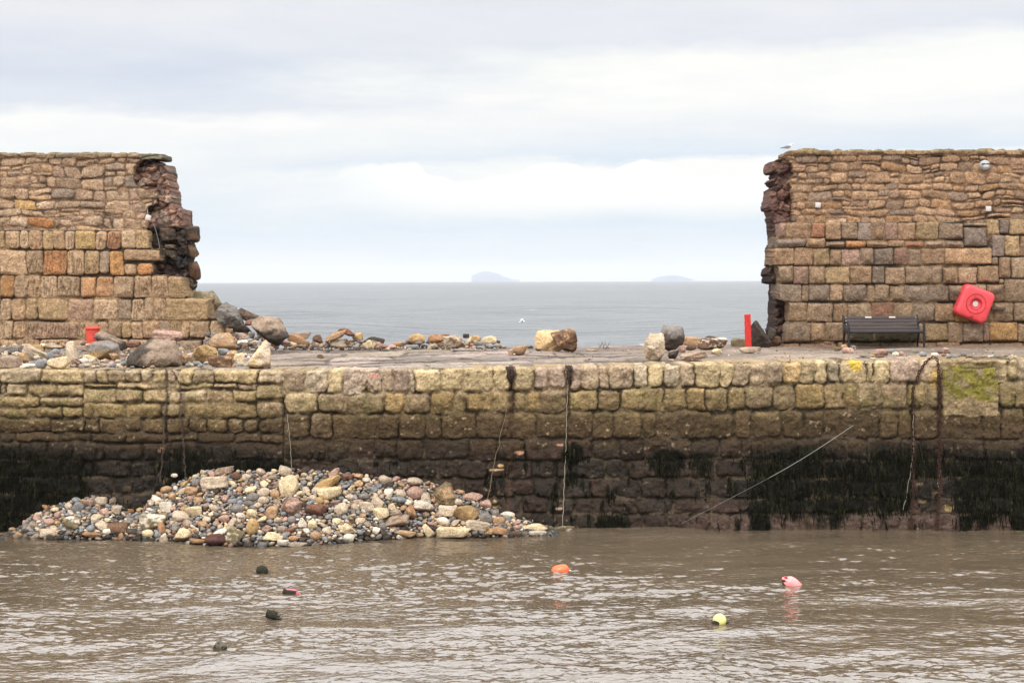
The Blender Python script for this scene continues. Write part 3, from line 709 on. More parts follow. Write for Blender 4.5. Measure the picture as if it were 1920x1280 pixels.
rw = empty('stone_wall', tuple(P(1700, 650, YW)), 'broken sea wall on the right, behind the black bench and red lifebuoy case', 'wall', 'the two broken ends of the sea wall')
part(slab('upper_face', [(1474, 284), (1484, 281)] + [(x_, 282.0 - 4.2 * rnd(x_, 6) ** 1.5) for x_ in range(1494, 2410, 11)] + [(2420, 280), (2420, 422), (1487, 422), (1488, 372), (1484, 352), (1477, 342), (1487, 328), (1485, 310), (1477, 300)], YW + .2, STEP_U, 1.0, rubble_fn(False), rag=1.6), rw)
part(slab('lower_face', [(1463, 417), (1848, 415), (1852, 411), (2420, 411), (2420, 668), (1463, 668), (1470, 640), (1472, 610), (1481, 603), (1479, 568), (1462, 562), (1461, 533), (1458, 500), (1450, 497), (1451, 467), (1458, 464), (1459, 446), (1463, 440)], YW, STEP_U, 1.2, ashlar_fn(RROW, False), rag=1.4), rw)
part(slab('rubble_core', [(1474, 296), (1461, 298), (1449, 303), (1447, 312), (1449, 322), (1455, 326), (1456, 333), (1447, 338), (1452, 345), (1456, 348), (1446, 354), (1444, 372), (1437, 385), (1440, 392), (1448, 396), (1447, 410), (1452, 420), (1453, 455), (1449, 460), (1450, 500), (1443, 505), (1443, 529), (1456, 533), (1456, 560), (1453, 570), (1453, 600), (1452, 625), (1458, 648), (1458, 668), (1600, 668), (1600, 296)], YW + .55, STEP_U, 1.0,
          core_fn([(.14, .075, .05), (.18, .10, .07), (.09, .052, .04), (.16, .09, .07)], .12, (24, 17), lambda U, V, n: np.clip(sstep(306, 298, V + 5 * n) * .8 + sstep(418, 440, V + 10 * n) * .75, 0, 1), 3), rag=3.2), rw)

def end_blocks():
    for (a, b, w, h, Yo, ky, sd) in ((354, 438, 42, 34, .75, 'char', 1), (362, 473, 24, 34, .8, 'brown', 2), (364, 508, 24, 38, .8, 'brown', 3), (360, 536, 22, 20, .85, 'dark', 4), (318, 440, 34, 26, .55, 'dark', 5), (322, 478, 22, 26, .5, 'char', 6), (335, 500, 24, 30, .65, 'dark', 7), (304, 476, 18, 20, .45, 'char', 8), (300, 500, 22, 16, .5, 'brown', 9), (342, 455, 20, 24, .6, 'char', 10), (318, 462, 26, 12, .5, 'greyt', 11)):
        Y = YW + Yo; s = Y / F; c = P(a, b, Y)
        X, Fc, q = rock_geo(w * s, h * s, .4, 'block' if w > 30 else 'ang', sd + 60, None, 4)
        col = rock_cols(q, ky, sd + 60, 'brown' if sd % 2 else 'olive', 'patch') * .8; adopt(np_mesh('end_stone', X + c, Fc, M_ROCK, None, col, np.full(len(X), .3)), lw)
# ------------------------------------------------------------------ rocks
_ICO = {}
def ico(n):
    if n not in _ICO:
        bm = bmesh.new(); bmesh.ops.create_icosphere(bm, subdivisions=n, radius=1.0)
        bm.verts.ensure_lookup_table()
        _ICO[n] = (np.array([v.co[:] for v in bm.verts]), np.array([[v.index for v in f.verts] for f in bm.faces])); bm.free()
    return _ICO[n]
KEY = dict(tan=(.35, .225, .130), pale=(.43, .345, .255), sand=(.43, .305, .165), cream=(.53, .42, .265), white=(.58, .51, .42), grey=(.185, .165, .148), blue=(.205, .207, .207), dark=(.045, .038, .033),
           brown=(.14, .082, .052), red=(.17, .085, .058), ochre=(.36, .24, .115), orange=(.32, .18, .095), pink=(.36, .235, .185), olive=(.18, .145, .082), greyt=(.26, .195, .145), maroon=(.085, .042, .036), char=(.064, .051, .042))
WORD = dict(tan='tan', pale='pale buff', sand='sandy', cream='cream', white='off-white', grey='grey', blue='blue-grey', dark='black', brown='brown', red='reddish-brown', ochre='ochre yellow', orange='orange', pink='pinkish', olive='olive', greyt='grey-brown', maroon='maroon', char='charcoal')
def rock_geo(w, h, dep, style, seed, outline=None, n=4, amp=None):
    """a stone of width w (x), height h (z) and thickness dep (y), centred on the origin"""
    r = np.random.RandomState(seed)
    V, Fc = ico(n)
    d = V.copy()
    def rot(a, ax):
        c, s = math.cos(a), math.sin(a)
        return np.array([[1, 0, 0], [0, c, -s], [0, s, c]]) if ax == 0 else (np.array([[c, 0, s], [0, 1, 0], [-s, 0, c]]) if ax == 1 else np.array([[c, -s, 0], [s, c, 0], [0, 0, 1]]))
    planes = []
    if outline is not None:
        o = np.array(outline, float)             # metres, counter-clockwise in x,z about centroid
        for i in range(len(o)):
            a, b = o[i], o[(i + 1) % len(o)]
            e = b - a; nn = np.array([e[1], -e[0]]); L = np.hypot(*nn)
            if L < 1e-6: continue
            nn /= L
            if np.dot(nn, a) < 0: nn = -nn
            dd = max(np.dot(nn, a), .01); ty = r.uniform(-.45, .25)
            q = np.array([nn[0], ty, nn[1]]); L2 = np.linalg.norm(q)
            planes.append((q / L2, dd / L2))
        for k in range(5):
            q = np.array([r.uniform(-.8, .8), -1, r.uniform(-.7, .8)]); q /= np.linalg.norm(q); planes.append((q, dep / 2 * r.uniform(.75, 1.0)))
        planes.append((np.array([0, 1, 0]), dep / 2)); p = 30
    elif style == 'round':
        p = 2.0
    else:
        if style == 'block':
            for ax in range(3):
                for sg in (-1, 1):
                    q = np.zeros(3); q[ax] = sg; q += r.normal(0, .10, 3); q /= np.linalg.norm(q); planes.append((q, r.uniform(.78, .9)))
            for k in range(5):
                q = r.normal(0, 1, 3); q /= np.linalg.norm(q); planes.append((q, r.uniform(1.0, 1.2)))
            p = 28
        elif style == 'soft':
            for k in range(9):
                q = r.normal(0, 1, 3); q /= np.linalg.norm(q); planes.append((q, r.uniform(.75, 1.0)))
            for ax in range(3):
                for sg in (-1, 1):
                    q = np.zeros(3); q[ax] = sg; planes.append((q, 1.0))
            p = 11
        else:
            for k in range(13):
                q = r.normal(0, 1, 3); q /= np.linalg.norm(q); planes.append((q, r.uniform(.62, .95)))
            for ax in range(3):
                for sg in (-1, 1):
                    q = np.zeros(3); q[ax] = sg; q += r.normal(0, .2, 3); q /= np.linalg.norm(q); planes.append((q, 1.0))
            p = 34
    if planes:
        Nn = np.array([q for q, _ in planes]); Dd = np.array([x for _, x in planes])
        s = np.maximum(d @ Nn.T / Dd, 0)
        mx = s.max(1, keepdims=True)
        rad = 1 / (mx[:, 0] * (np.power(s / mx, p).sum(1)) ** (1 / p))
        X = d * rad[:, None]
    else:
        X = d * (1 + .10 * (fbm(d[:, 0] * 1.1 + seed, d[:, 1] * 1.1, d[:, 2] * 1.1, 2, seed))[:, None])
    a = amp if amp is not None else (.012 if style == 'round' else (.04 if style == 'soft' else .085))
    sc = (np.mean([w, h]) / 2 if outline is not None else 1.0)
    q = X / sc
    no = fbm(q[:, 0] * 2.2 + seed * 1.7, q[:, 1] * 2.2, q[:, 2] * 2.6, 5, seed + 1, .55)
    ridg = np.abs(fbm(q[:, 0] * 1.6 + seed, q[:, 1] * 1.6, q[:, 2] * 3.2, 3, seed + 2))
    crk = sstep(.07, 0, np.abs(fbm(q[:, 0] * 1.3 + seed * 3, q[:, 1] * 1.3, q[:, 2] * 1.3, 2, seed + 4))) * (0 if style == 'round' else 1)
    X = X * (1 + a * 1.6 * no - a * 1.4 * ridg - a * .8 * crk)[:, None]
    if outline is None:
        ext_ = np.abs(X).max(0); X = X / ext_ * np.array([w / 2, dep / 2, h / 2])
    return X, Fc, q
def rock_cols(q, key, seed, key2=None, mode='low'):
    base = np.array(KEY[key]); r = np.random.RandomState(seed + 5)
    base = base * r.uniform(.88, 1.14)
    m = fbm(q[:, 0] * 1.5 + seed, q[:, 1] * 1.5, q[:, 2] * 2.2, 4, seed + 7, .6); f = fbm(q[:, 0] * 6 + seed, q[:, 1] * 6, q[:, 2] * 6, 3, seed + 8)
    c = base * (1 + .32 * m + .26 * f)[:, None]
    if key2:
        k2 = np.array(KEY[key2])
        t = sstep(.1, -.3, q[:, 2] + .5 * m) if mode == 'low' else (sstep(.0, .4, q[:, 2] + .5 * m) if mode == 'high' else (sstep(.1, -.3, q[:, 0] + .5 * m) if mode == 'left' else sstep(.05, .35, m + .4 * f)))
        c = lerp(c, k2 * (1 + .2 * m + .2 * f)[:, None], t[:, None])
    elif key not in ('blue', 'dark', 'char', 'white', 'cream'):
        c = lerp(c, base * np.array([.7, .72, .78]), (sstep(.15, .5, m) * .45)[:, None])
    return c
end_blocks()
ROCKS = []     # (px, py, object) for the auto-written labels of small stones
def rotm(tilt, yaw=0., roll=0.):
    return np.array((Matrix.Rotation(tilt, 3, 'Y') @ Matrix.Rotation(roll, 3, 'X') @ Matrix.Rotation(yaw, 3, 'Z')))
def stone(name, px, py, w, h, Y, key, style, label=None, cat='rock', group=None, tilt=0., seed=None, outline=None, key2=None, mode='low', n=4, depf=.85, wet=0., yaw=0., roll=0.):
    """w,h in photo pixels; (px,py) centre; tilt clockwise in degrees"""
    seed = seed if seed is not None else (int(px * 13 + py * 7) % 9973)
    s = Y / F; c = P(px, py, Y); dep = math.sqrt(w * h) * s * depf
    ol = None
    if outline is not None:
        pts = np.array([P(a, b, Y) for a, b in outline])[:, [0, 2]]
        cen = (pts.max(0) + pts.min(0)) / 2
        cen = pts.mean(0)
        c = np.array([cen[0], Y, cen[1]]); ol = pts - cen; w = np.ptp(pts[:, 0]) / s; h = np.ptp(pts[:, 1]) / s; dep = math.sqrt(w * h) * s * depf
    X, Fc, q = rock_geo(w * s, h * s, dep, style, seed, ol, n)
    if outline is None and (tilt or yaw or roll): X = X @ rotm(R(tilt), R(yaw), R(roll)).T
    col = rock_cols(q, key, seed, key2, mode)
    zw = X[:, 2] + c[2]
    wv = np.clip(sstep(.14, .02, zw) + wet, 0, 1)
    col = col * (1 - .5 * wv)[:, None]
    o = np_mesh(name, X, Fc, M_ROCK, None, col, wv, smooth=True, loc=tuple(c))
    tag(o, label, cat, group)
    if label: ROCKS.append((px, py, o, label))
    return o
GD = 'storm-thrown rocks lying on the quay deck'
def deck_rock(px, py, w, h, key, style, label, Y=None, **k):
    yb = py + h * .42
    if k.get('outline') is not None:
        yb = max(b for a, b in k['outline']) - 2; px = sum(a for a, b in k['outline']) / len(k['outline']); py = yb - 10
    if Y is None:
        Y = deckY(px, yb) + .12
        if px < 460: Y = min(Y, 31.9)
        Y = min(Y, 33.0)
    return stone('rock', px, py, w, h, Y, key, style, label, 'rock', GD, **k)
D = deck_rock
# left heap
D(0, 0, 0, 0, 'greyt', 'ang', 'largest boulder on the quay edge, dark left flank and pinkish right end', outline=[(237, 690), (239, 676), (252, 656), (266, 646), (290, 645), (325, 648), (334, 664), (332, 680), (312, 689), (270, 694), (250, 693)], key2='char', mode='left', n=5, Y=26.75)
D(0, 0, 0, 0, 'pale', 'ang', 'pale yellowish wedge-shaped stone on the quay edge, just left of the straight wall joint', outline=[(464, 687), (468, 668), (480, 658), (489, 646), (499, 640), (507, 646), (508, 662), (512, 674), (510, 687), (488, 691)], key2='cream', mode='left', n=5, Y=26.45)
D(18, 678, 36, 25, 'greyt', 'block', 'square grey-brown block at the far left of the quay edge')
D(23, 656, 40, 15, 'grey', 'block', 'flat grey slab behind the square block at the far left')
D(43, 670, 28, 22, 'tan', 'ang', 'tan chunk leaning beside the square block at the far left', tilt=35)
D(65, 662, 48, 20, 'pale', 'block', 'buff slab tilted down to the right behind the round blue-grey stone', tilt=28, key2='olive', mode='patch')
D(77, 682, 21, 20, 'blue', 'round', 'round pale blue-grey stone on the quay edge beside the cream oval one')
D(108, 681, 43, 23, 'cream', 'soft', 'big cream oval stone on the quay edge at left', tilt=-6)
D(133, 660, 19, 42, 'pale', 'soft', 'pale pillar-like stone standing on end behind the cream oval', tilt=-12)
D(141, 680, 23, 20, 'brown', 'ang', 'dark brown angular stone at the foot of the pale pillar stone', key2='white', mode='patch')
D(190, 657, 62, 40, 'grey', 'soft', 'rounded boulder, grey on top and ochre below, in front of the red bollard', key2='ochre', mode='low', n=5)
D(0, 0, 0, 0, 'char', 'ang', 'dark slab leaning to the right just behind the grey and ochre boulder', outline=[(174, 640), (177, 625), (186, 620), (212, 632), (231, 642), (235, 658), (222, 664), (205, 650)], key2='greyt', mode='high', Y=31.2)
D(158, 677, 19, 12, 'white', 'round', 'off-white cobble under the left foot of the grey and ochre boulder')
D(161, 685, 17, 9, 'pale', 'round', 'flat buff cobble lying in front of the off-white cobble')
D(168, 671, 26, 11, 'cream', 'soft', 'long cream stone against the left foot of the grey and ochre boulder', tilt=20)
D(55, 686, 24, 9, 'white', 'soft', 'small off-white stone between the square block and the blue-grey round stone')
D(41, 688, 9, 6, 'white', 'round', 'tiny white pebble right of the square block at far left')
D(66, 652, 36, 14, 'ochre', 'soft', 'flat yellowish stone at the back of the left heap')
D(97, 649, 46, 14, 'pale', 'ang', 'long pale slab at the back of the left heap beneath the wall')
D(94, 668, 19, 14, 'blue', 'round', 'blue-grey cobble behind the cream oval stone, the left one of two')
D(104, 660, 18, 13, 'blue', 'round', 'blue-grey cobble higher up behind the cream oval stone')
D(154, 654, 32, 15, 'greyt', 'ang', 'grey-brown slab between the pale pillar and the two-coloured boulder', tilt=18)
D(214, 668, 20, 20, 'tan', 'ang', 'tan chunk at the right foot of the grey and ochre boulder')
D(248, 646, 32, 13, 'red', 'block', 'reddish flat stone against the wall foot between two big boulders', Y=31.6)
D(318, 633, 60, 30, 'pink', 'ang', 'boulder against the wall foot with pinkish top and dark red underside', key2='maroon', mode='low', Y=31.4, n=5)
D(410, 642, 68, 36, 'tan', 'ang', 'broad tan boulder leaning at the right foot of the left wall', tilt=-8, n=5, Y=31.0, key2='greyt', mode='patch')
D(0, 0, 0, 0, 'ochre', 'ang', 'many-sided ochre boulder on the left part of the quay', outline=[(361, 662), (366, 652), (382, 646), (398, 652), (407, 660), (404, 672), (384, 682), (366, 676)], n=5, Y=27.9)
D(411, 678, 50, 25, 'brown', 'soft', 'brown oval boulder in front of the many-sided ochre one', tilt=6, key2='tan', mode='patch')
D(434, 668, 24, 30, 'orange', 'ang', 'orange-faced angular stone left of the pale wedge stone', key2='cream', mode='patch')
D(447, 672, 22, 26, 'cream', 'ang', 'cream chunk directly right of the orange-faced stone')
D(346, 673, 19, 25, 'tan', 'ang', 'upright tan stone at the right end of the largest quay boulder', tilt=8)
D(358, 670, 18, 20, 'pale', 'ang', 'pale chip between the upright tan stone and the ochre boulder', tilt=-20)
D(369, 681, 18, 9, 'blue', 'round', 'light blue-grey pebble below the many-sided ochre boulder')
D(232, 682, 12, 9, 'blue', 'round', 'grey pebble at the left tip of the largest quay boulder')
D(420, 660, 22, 14, 'blue', 'soft', 'dark blue-grey stone tucked beneath the broad tan boulder', Y=28.6)
# collapse at the wall foot
D(0, 0, 0, 0, 'greyt', 'ang', 'great dark boulder with a pale sloping top at the end of the wall rubble', outline=[(470, 602), (484, 593), (500, 593), (514, 598), (521, 608), (534, 634), (524, 642), (505, 644), (492, 632), (472, 617)], key2='char', mode='low', n=5, Y=31.6)
D(0, 0, 0, 0, 'grey', 'ang', 'grey slab-like boulder beside the broken end of the left wall', outline=[(401, 594), (409, 577), (424, 574), (440, 583), (449, 593), (456, 611), (440, 617), (418, 606)], key2='char', mode='patch', n=5, Y=32.2)
D(0, 0, 0, 0, 'char', 'ang', 'dark boulder with a brown right edge between two larger rubble boulders', outline=[(442, 588), (457, 579), (468, 584), (486, 597), (478, 606), (462, 602)], key2='brown', mode='patch', n=5, Y=32.5)
D(0, 0, 0, 0, 'olive', 'ang', 'greenish rounded slab capping the stepped foot of the left wall', outline=[(350, 551), (378, 545), (398, 555), (409, 570), (396, 586), (384, 580), (366, 562)], key2='greyt', mode='patch', n=5, Y=33.0)
D(446, 614, 54, 20, 'char', 'ang', 'black boulder in shade beneath the grey slab-like one', key2='brown', mode='patch', Y=32.3)
D(392, 572, 14, 34, 'brown', 'ang', 'narrow brown stone wedged at the step of the left wall', tilt=25, Y=32.9)
D(468, 606, 22, 16, 'red', 'ang', 'small reddish-brown stone left of the great dark boulder', Y=32.0)
D(455, 641, 21, 9, 'white', 'ang', 'small off-white stone in the gap below the black boulder', Y=30.8)
D(477, 642, 18, 10, 'pale', 'ang', 'small pale stone at the left foot of the great dark boulder', Y=30.9)
D(430, 622, 16, 14, 'tan', 'ang', 'tan chip beside the bottom corner of the left wall', Y=32.0)
D(457, 630, 24, 13, 'greyt', 'ang', 'flat grey-brown stone under the black boulder', Y=31.4)
D(440, 640, 14, 12, 'pink', 'ang', 'pinkish lump at the bottom right of the broad tan boulder', Y=31.2)
D(470, 628, 16, 14, 'grey', 'ang', 'grey lump left of the great dark boulder', Y=31.6)
D(504, 652, 22, 10, 'greyt', 'ang', 'grey-brown flat stone in front of the great dark boulder', Y=31.0)
# stones strung along the seaward edge
D(562, 630, 46, 19, 'greyt', 'ang', 'flat grey-brown boulder at the back of the first heap on the seaward edge', Y=32.9)
D(560, 636, 42, 14, 'orange', 'soft', 'long orange-tan stone tilted down to the right in the first heap on the seaward edge', tilt=14, Y=32.4)
D(559, 646, 32, 13, 'cream', 'soft', 'cream-tan stone lying in front of the long orange-tan one', tilt=8)
D(533, 642, 23, 14, 'pink', 'ang', 'pinkish-tan stone at the left end of the first heap on the seaward edge', Y=32.0)
D(596, 636, 22, 18, 'brown', 'ang', 'brown lump between the long orange-tan stone and the flat blue-grey one', Y=32.7)
D(603, 644, 30, 12, 'blue', 'ang', 'flat blue-grey angular stone on the seaward edge')
D(632, 629, 48, 16, 'tan', 'ang', 'long tan stone rising to the right in the second heap', tilt=-18, Y=32.6)
D(652, 622, 34, 14, 'red', 'ang', 'red-brown stone on top of the second heap, leaning right', tilt=28, Y=32.7)
D(672, 630, 20, 16, 'ochre', 'ang', 'ochre stone at the right of the red-brown top stone', tilt=20, Y=32.7)
D(634, 645, 31, 19, 'pale', 'soft', 'pale tan boulder at the front of the second heap')
D(692, 645, 28, 18, 'cream', 'soft', 'creamy yellow boulder right of the grey pebbles in the second heap', key2='ochre', mode='patch')
D(704, 637, 34, 14, 'char', 'soft', 'long dark stone behind the creamy yellow boulder', tilt=14, Y=32.8)
D(718, 648, 26, 12, 'pink', 'ang', 'pinkish flat stone right of the creamy yellow boulder')
D(736, 650, 20, 9, 'pink', 'ang', 'small pinkish stone left of the brown-orange flat stone')
D(752, 645, 32, 10, 'orange', 'soft', 'flat brown-orange stone left of the third heap', tilt=-8)
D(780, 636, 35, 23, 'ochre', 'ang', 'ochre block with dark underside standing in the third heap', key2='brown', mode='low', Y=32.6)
D(818, 636, 33, 20, 'orange', 'ang', 'orange and brown block in the middle of the third heap', key2='red', mode='patch', Y=32.7)
D(836, 630, 14, 9, 'red', 'soft', 'small red-brown stone behind the orange and brown block', Y=32.9)
D(853, 643, 48, 29, 'pale', 'ang', 'rough off-white boulder with brown streaks at the right of the third heap', key2='brown', mode='patch', n=5)
D(883, 641, 14, 20, 'cream', 'ang', 'upright cream stone against the right side of the streaked boulder')
D(874, 630, 12, 9, 'char', 'soft', 'small dark stone on top of the streaked boulder', Y=32.2)
D(893, 634, 20, 12, 'ochre', 'soft', 'small ochre stone behind the grey pebbles right of the streaked boulder', Y=32.9)
D(918, 636, 28, 15, 'cream', 'soft', 'cream stone with an orange stain at the right end of the third heap', Y=32.9)
D(777, 650, 18, 9, 'blue', 'round', 'flat blue-grey pebble below the ochre block')
D(765, 650, 18, 8, 'blue', 'round', 'long blue-grey pebble left below the ochre block')
D(796, 649, 13, 8, 'blue', 'round', 'small blue-grey pebble between the ochre and the orange blocks')
D(812, 649, 18, 9, 'pale', 'soft', 'small pale stone below the orange and brown block')
D(786, 643, 14, 8, 'grey', 'round', 'grey pebble wedged under the ochre block', Y=32.2)
D(957, 661, 10, 13, 'pink', 'ang', 'small pink stone at the left of the flat tan stone by the cream block')
D(600, 668, 16, 9, 'brown', 'ang', 'small dark scrap of stone alone in the middle of the deck', depf=.6)
PEBS = []
for k, (a, b, w, h, ky) in enumerate([(657, 641, 11, 8, 'blue'), (666, 638, 10, 8, 'grey'), (675, 642, 12, 8, 'blue'), (655, 649, 11, 7, 'grey'), (667, 650, 13, 8, 'blue'), (679, 650, 11, 7, 'grey'), (664, 632, 9, 7, 'greyt'), (648, 638, 9, 7, 'grey'), (617, 650, 10, 7, 'blue'), (672, 634, 9, 6, 'blue'),
                                      (893, 646, 17, 10, 'blue'), (899, 651, 14, 6, 'blue'), (911, 646, 12, 8, 'grey'), (921, 649, 13, 8, 'blue'), (934, 649, 14, 8, 'grey'), (906, 652, 9, 5, 'blue'), (945, 650, 10, 6, 'greyt'), (928, 654, 10, 4, 'blue'), (768, 654, 8, 4, 'pale'), (805, 653, 9, 5, 'tan'), (727, 654, 9, 5, 'pale'), (546, 652, 11, 5, 'pale'), (585, 650, 10, 6, 'tan')]):
    PEBS.append((a, b, w, h, ky, stone('pebble', a, b, w, h, min(deckY(a, b + h * .4) + .1, 32.9), ky, 'round', 'x', 'pebble', 'pebbles lying on the quay deck', n=3)))
# centre and right
D(972, 657, 36, 18, 'tan', 'soft', 'flat tan stone just left of the pair of big blocks', tilt=-6)
D(994, 651, 14, 7, 'brown', 'ang', 'small brown stone in the gap left of the cream block')
D(0, 0, 0, 0, 'sand', 'ang', 'big cream block, the front one of the pair near the middle of the quay', outline=[(1003, 656), (1001, 638), (1007, 627), (1048, 625), (1058, 637), (1067, 649), (1050, 659), (1020, 660)], n=5)
D(0, 0, 0, 0, 'brown', 'ang', 'brown boulder behind the right end of the cream block', outline=[(1034, 630), (1048, 619), (1063, 616), (1078, 620), (1082, 636), (1081, 655), (1064, 657), (1045, 650)], n=5, key2='tan', mode='patch', Y=30.6)
D(0, 0, 0, 0, 'pale', 'ang', 'tall buff stone standing on the deck left of the dark grey boulder', outline=[(1203, 657), (1211, 642), (1211, 632), (1228, 631), (1247, 633), (1246, 655), (1245, 668), (1230, 677), (1210, 672)], n=5, key2='tan', mode='patch')
D(0, 0, 0, 0, 'char', 'ang', 'dark grey boulder on the quay behind the tall buff stone', outline=[(1236, 634), (1242, 617), (1260, 614), (1277, 616), (1284, 628), (1281, 645), (1262, 657), (1246, 655)], n=5, key2='grey', mode='high', Y=30.2)
D(1263, 664, 22, 19, 'char', 'ang', 'dark stone between the tall buff stone and the flat pinkish slab')
D(1279, 654, 19, 14, 'pink', 'ang', 'pink and dark stone resting behind the flat slab', Y=29.6)
D(1298, 667, 60, 18, 'greyt', 'ang', 'long flat slab with a pinkish-grey top in the cluster left of the red post', tilt=-8, key2='pink', mode='patch')
D(1291, 651, 28, 14, 'brown', 'ang', 'brown stone in the middle of the cluster behind the flat slab', Y=30.2)
D(1300, 640, 40, 18, 'tan', 'block', 'long tan block at the back right of the dark grey boulder', Y=32.2)
D(1320, 650, 24, 16, 'brown', 'ang', 'brown lump left of the rough white-crusted rock', Y=30.8)
D(1341, 646, 56, 28, 'brown', 'ang', 'rough dark rock crusted with white barnacles, left of the red post', key2='white', mode='patch', n=5, Y=31.0)
D(1334, 634, 22, 10, 'char', 'ang', 'dark chip on top of the white-crusted rock', Y=31.6)
D(1342, 660, 25, 14, 'cream', 'ang', 'small cream stone before the white-crusted rock')
D(1383, 644, 32, 22, 'olive', 'block', 'olive-brown block directly left of the red post', Y=32.6)
D(1404, 656, 52, 13, 'greyt', 'ang', 'flat grey stone lying in front of the red post', key2='pale', mode='left')
D(0, 0, 0, 0, 'char', 'ang', 'black pointed stump of masonry right behind the red post', outline=[(1409, 652), (1410, 606), (1417, 600), (1426, 612), (1440, 630), (1446, 650), (1434, 657)], n=5, Y=31.9)
D(1448, 626, 18, 26, 'char', 'ang', 'dark stone between the black pointed stump and the right wall', Y=32.3)
D(1452, 640, 26, 22, 'brown', 'ang', 'brown rubble lump at the foot of the right wall end', Y=32.5)
D(1258, 675, 12, 5, 'pink', 'ang', 'tiny pinkish chip near the foot of the tall buff stone')
D(908, 689, 22, 5, 'blue', 'soft', 'flat grey stone near the quay edge left of the brown weed clump', Y=26.6)
D(925, 696, 12, 4, 'white', 'ang', 'white chip at the quay edge left of the brown weed clump', Y=26.15)
D(1110, 657, 22, 3, 'tan', 'soft', 'thin tan flake on the deck beside the grass sprigs', Y=31.0)
# pebbles before the bench
for a, b, w, h, ky, stl, lb in [
    (1570, 654, 14, 8, 'olive', 'soft', 'dark greenish stone, leftmost of the stones before the bench'), (1583, 651, 14, 11, 'tan', 'soft', 'tan stone atop the little group left of the bench'), (1590, 657, 23, 11, 'pink', 'soft', 'pink stone at the front of the little group left of the bench'),
    (1600, 651, 12, 8, 'grey', 'round', 'grey stone at the right of the little group left of the bench'), (1618, 667, 13, 6, 'grey', 'round', 'flat grey pebble half under the quay edge before the bench'), (1636, 667, 10, 6, 'tan', 'round', 'small tan pebble left of the large pale pink stone'),
    (1653, 661, 31, 14, 'pink', 'soft', 'large pale pink stone on the deck before the bench'), (1650, 668, 18, 5, 'brown', 'round', 'flat brown pebble beneath the large pale pink stone'), (1672, 658, 13, 9, 'blue', 'round', 'blue-grey pebble right of the large pale pink stone'),
    (1679, 664, 13, 9, 'white', 'round', 'whitish pebble in front of the blue-grey one before the bench'), (1690, 663, 14, 10, 'pink', 'ang', 'reddish pink broken stone right of the whitish pebble'), (1717, 659, 12, 5, 'grey', 'round', 'flat light grey pebble under the right end of the bench'),
    (1731, 664, 15, 11, 'blue', 'round', 'grey-blue round pebble left of the chain loop'), (1753, 665, 15, 9, 'white', 'round', 'off-white pebble behind the top of the chain loop'), (1773, 655, 14, 8, 'pink', 'round', 'pink pebble at the top of the small pile right of the chain loop'),
    (1763, 660, 12, 5, 'red', 'round', 'dark red flat pebble in the small pile right of the chain loop'), (1776, 661, 13, 6, 'brown', 'round', 'brown pebble in the middle of the small pile right of the chain loop'), (1771, 666, 13, 6, 'red', 'round', 'rust-red pebble at the bottom of the small pile'),
    (1779, 668, 13, 7, 'blue', 'round', 'greenish grey pebble right below the small pile'), (1790, 668, 11, 7, 'blue', 'round', 'blue-grey pebble left of the round one on the right deck'), (1798, 667, 8, 5, 'grey', 'round', 'tiny grey pebble beside the round grey-green one'),
    (1806, 664, 13, 10, 'grey', 'round', 'round grey-green pebble above the mossy panel'), (1819, 668, 12, 3, 'brown', 'round', 'thin brown flake above the mossy panel'), (1843, 668, 12, 4, 'tan', 'round', 'flat tan pebble above the mossy panel'), (1857, 668, 12, 4, 'white', 'round', 'flat pale pebble above the mossy panel'),
    (1872, 668, 7, 5, 'grey', 'round', 'small grey pebble near the right frame edge of the deck'), (1889, 667, 14, 3, 'char', 'ang', 'dark flake on the deck at far right'), (1904, 669, 9, 4, 'pale', 'round', 'pale pebble at the far right end of the deck'), (1553, 643, 16, 7, 'brown', 'ang', 'small brown clod at the foot of the wall left of the bench')]:
    stone('pebble', a, b, w, h, max(26.12, min(deckY(a, b + h * .35) + .06, 31.6)), ky, stl, lb, 'pebble', 'pebbles lying on the quay deck', n=3)
# ------------------------------------------------------------------ rubble heap at the foot of the quay
TOPX = [0, 30, 60, 110, 150, 185, 215, 250, 270, 300, 330, 360, 400, 450, 500, 560, 620, 690, 740, 790, 830, 880, 905, 930, 985, 1020, 1060, 1085]
TOPY = [1004, 990, 968, 945, 936, 932, 942, 962, 948, 922, 908, 893, 879, 884, 885, 880, 884, 893, 897, 903, 912, 930, 940, 962, 972, 984, 990, 998]
BOTX = [0, 60, 120, 240, 300, 400, 480, 560, 620, 680, 740, 800, 900, 1000, 1085]
BOTY = [1008, 1008, 1009, 1009, 1014, 1021, 1023, 1022, 1020, 1012, 1008, 1004, 1004, 1004, 1002]
def heapY(px, py):
    t, b = np.interp(px, TOPX, TOPY), np.interp(px, BOTX, BOTY) + 2
    yb = 1.0
    # depth of the waterline point and of the crest against the wall
    d = P(px, b, 1.0); Yb = -ZC / (d[2] - ZC)
    Yt = 25.86
    k = min(max((py - t) / max(b - t, 1), 0), 1.05)
    dt = P(px, t, 1.0)[2] - ZC; dbb = d[2] - ZC
    zt, zb = ZC + dt * Yt, 0.0
    # straight slope between the two points, met by this pixel's ray
    s = P(px, py, 1.0)[2] - ZC
    a = (zt - zb) / (Yt - Yb) if Yt - Yb > .05 else 5.0
    Y = (ZC - zb + a * Yb) / (a - s)
    return min(max(Y, Yb - .1), 25.9)
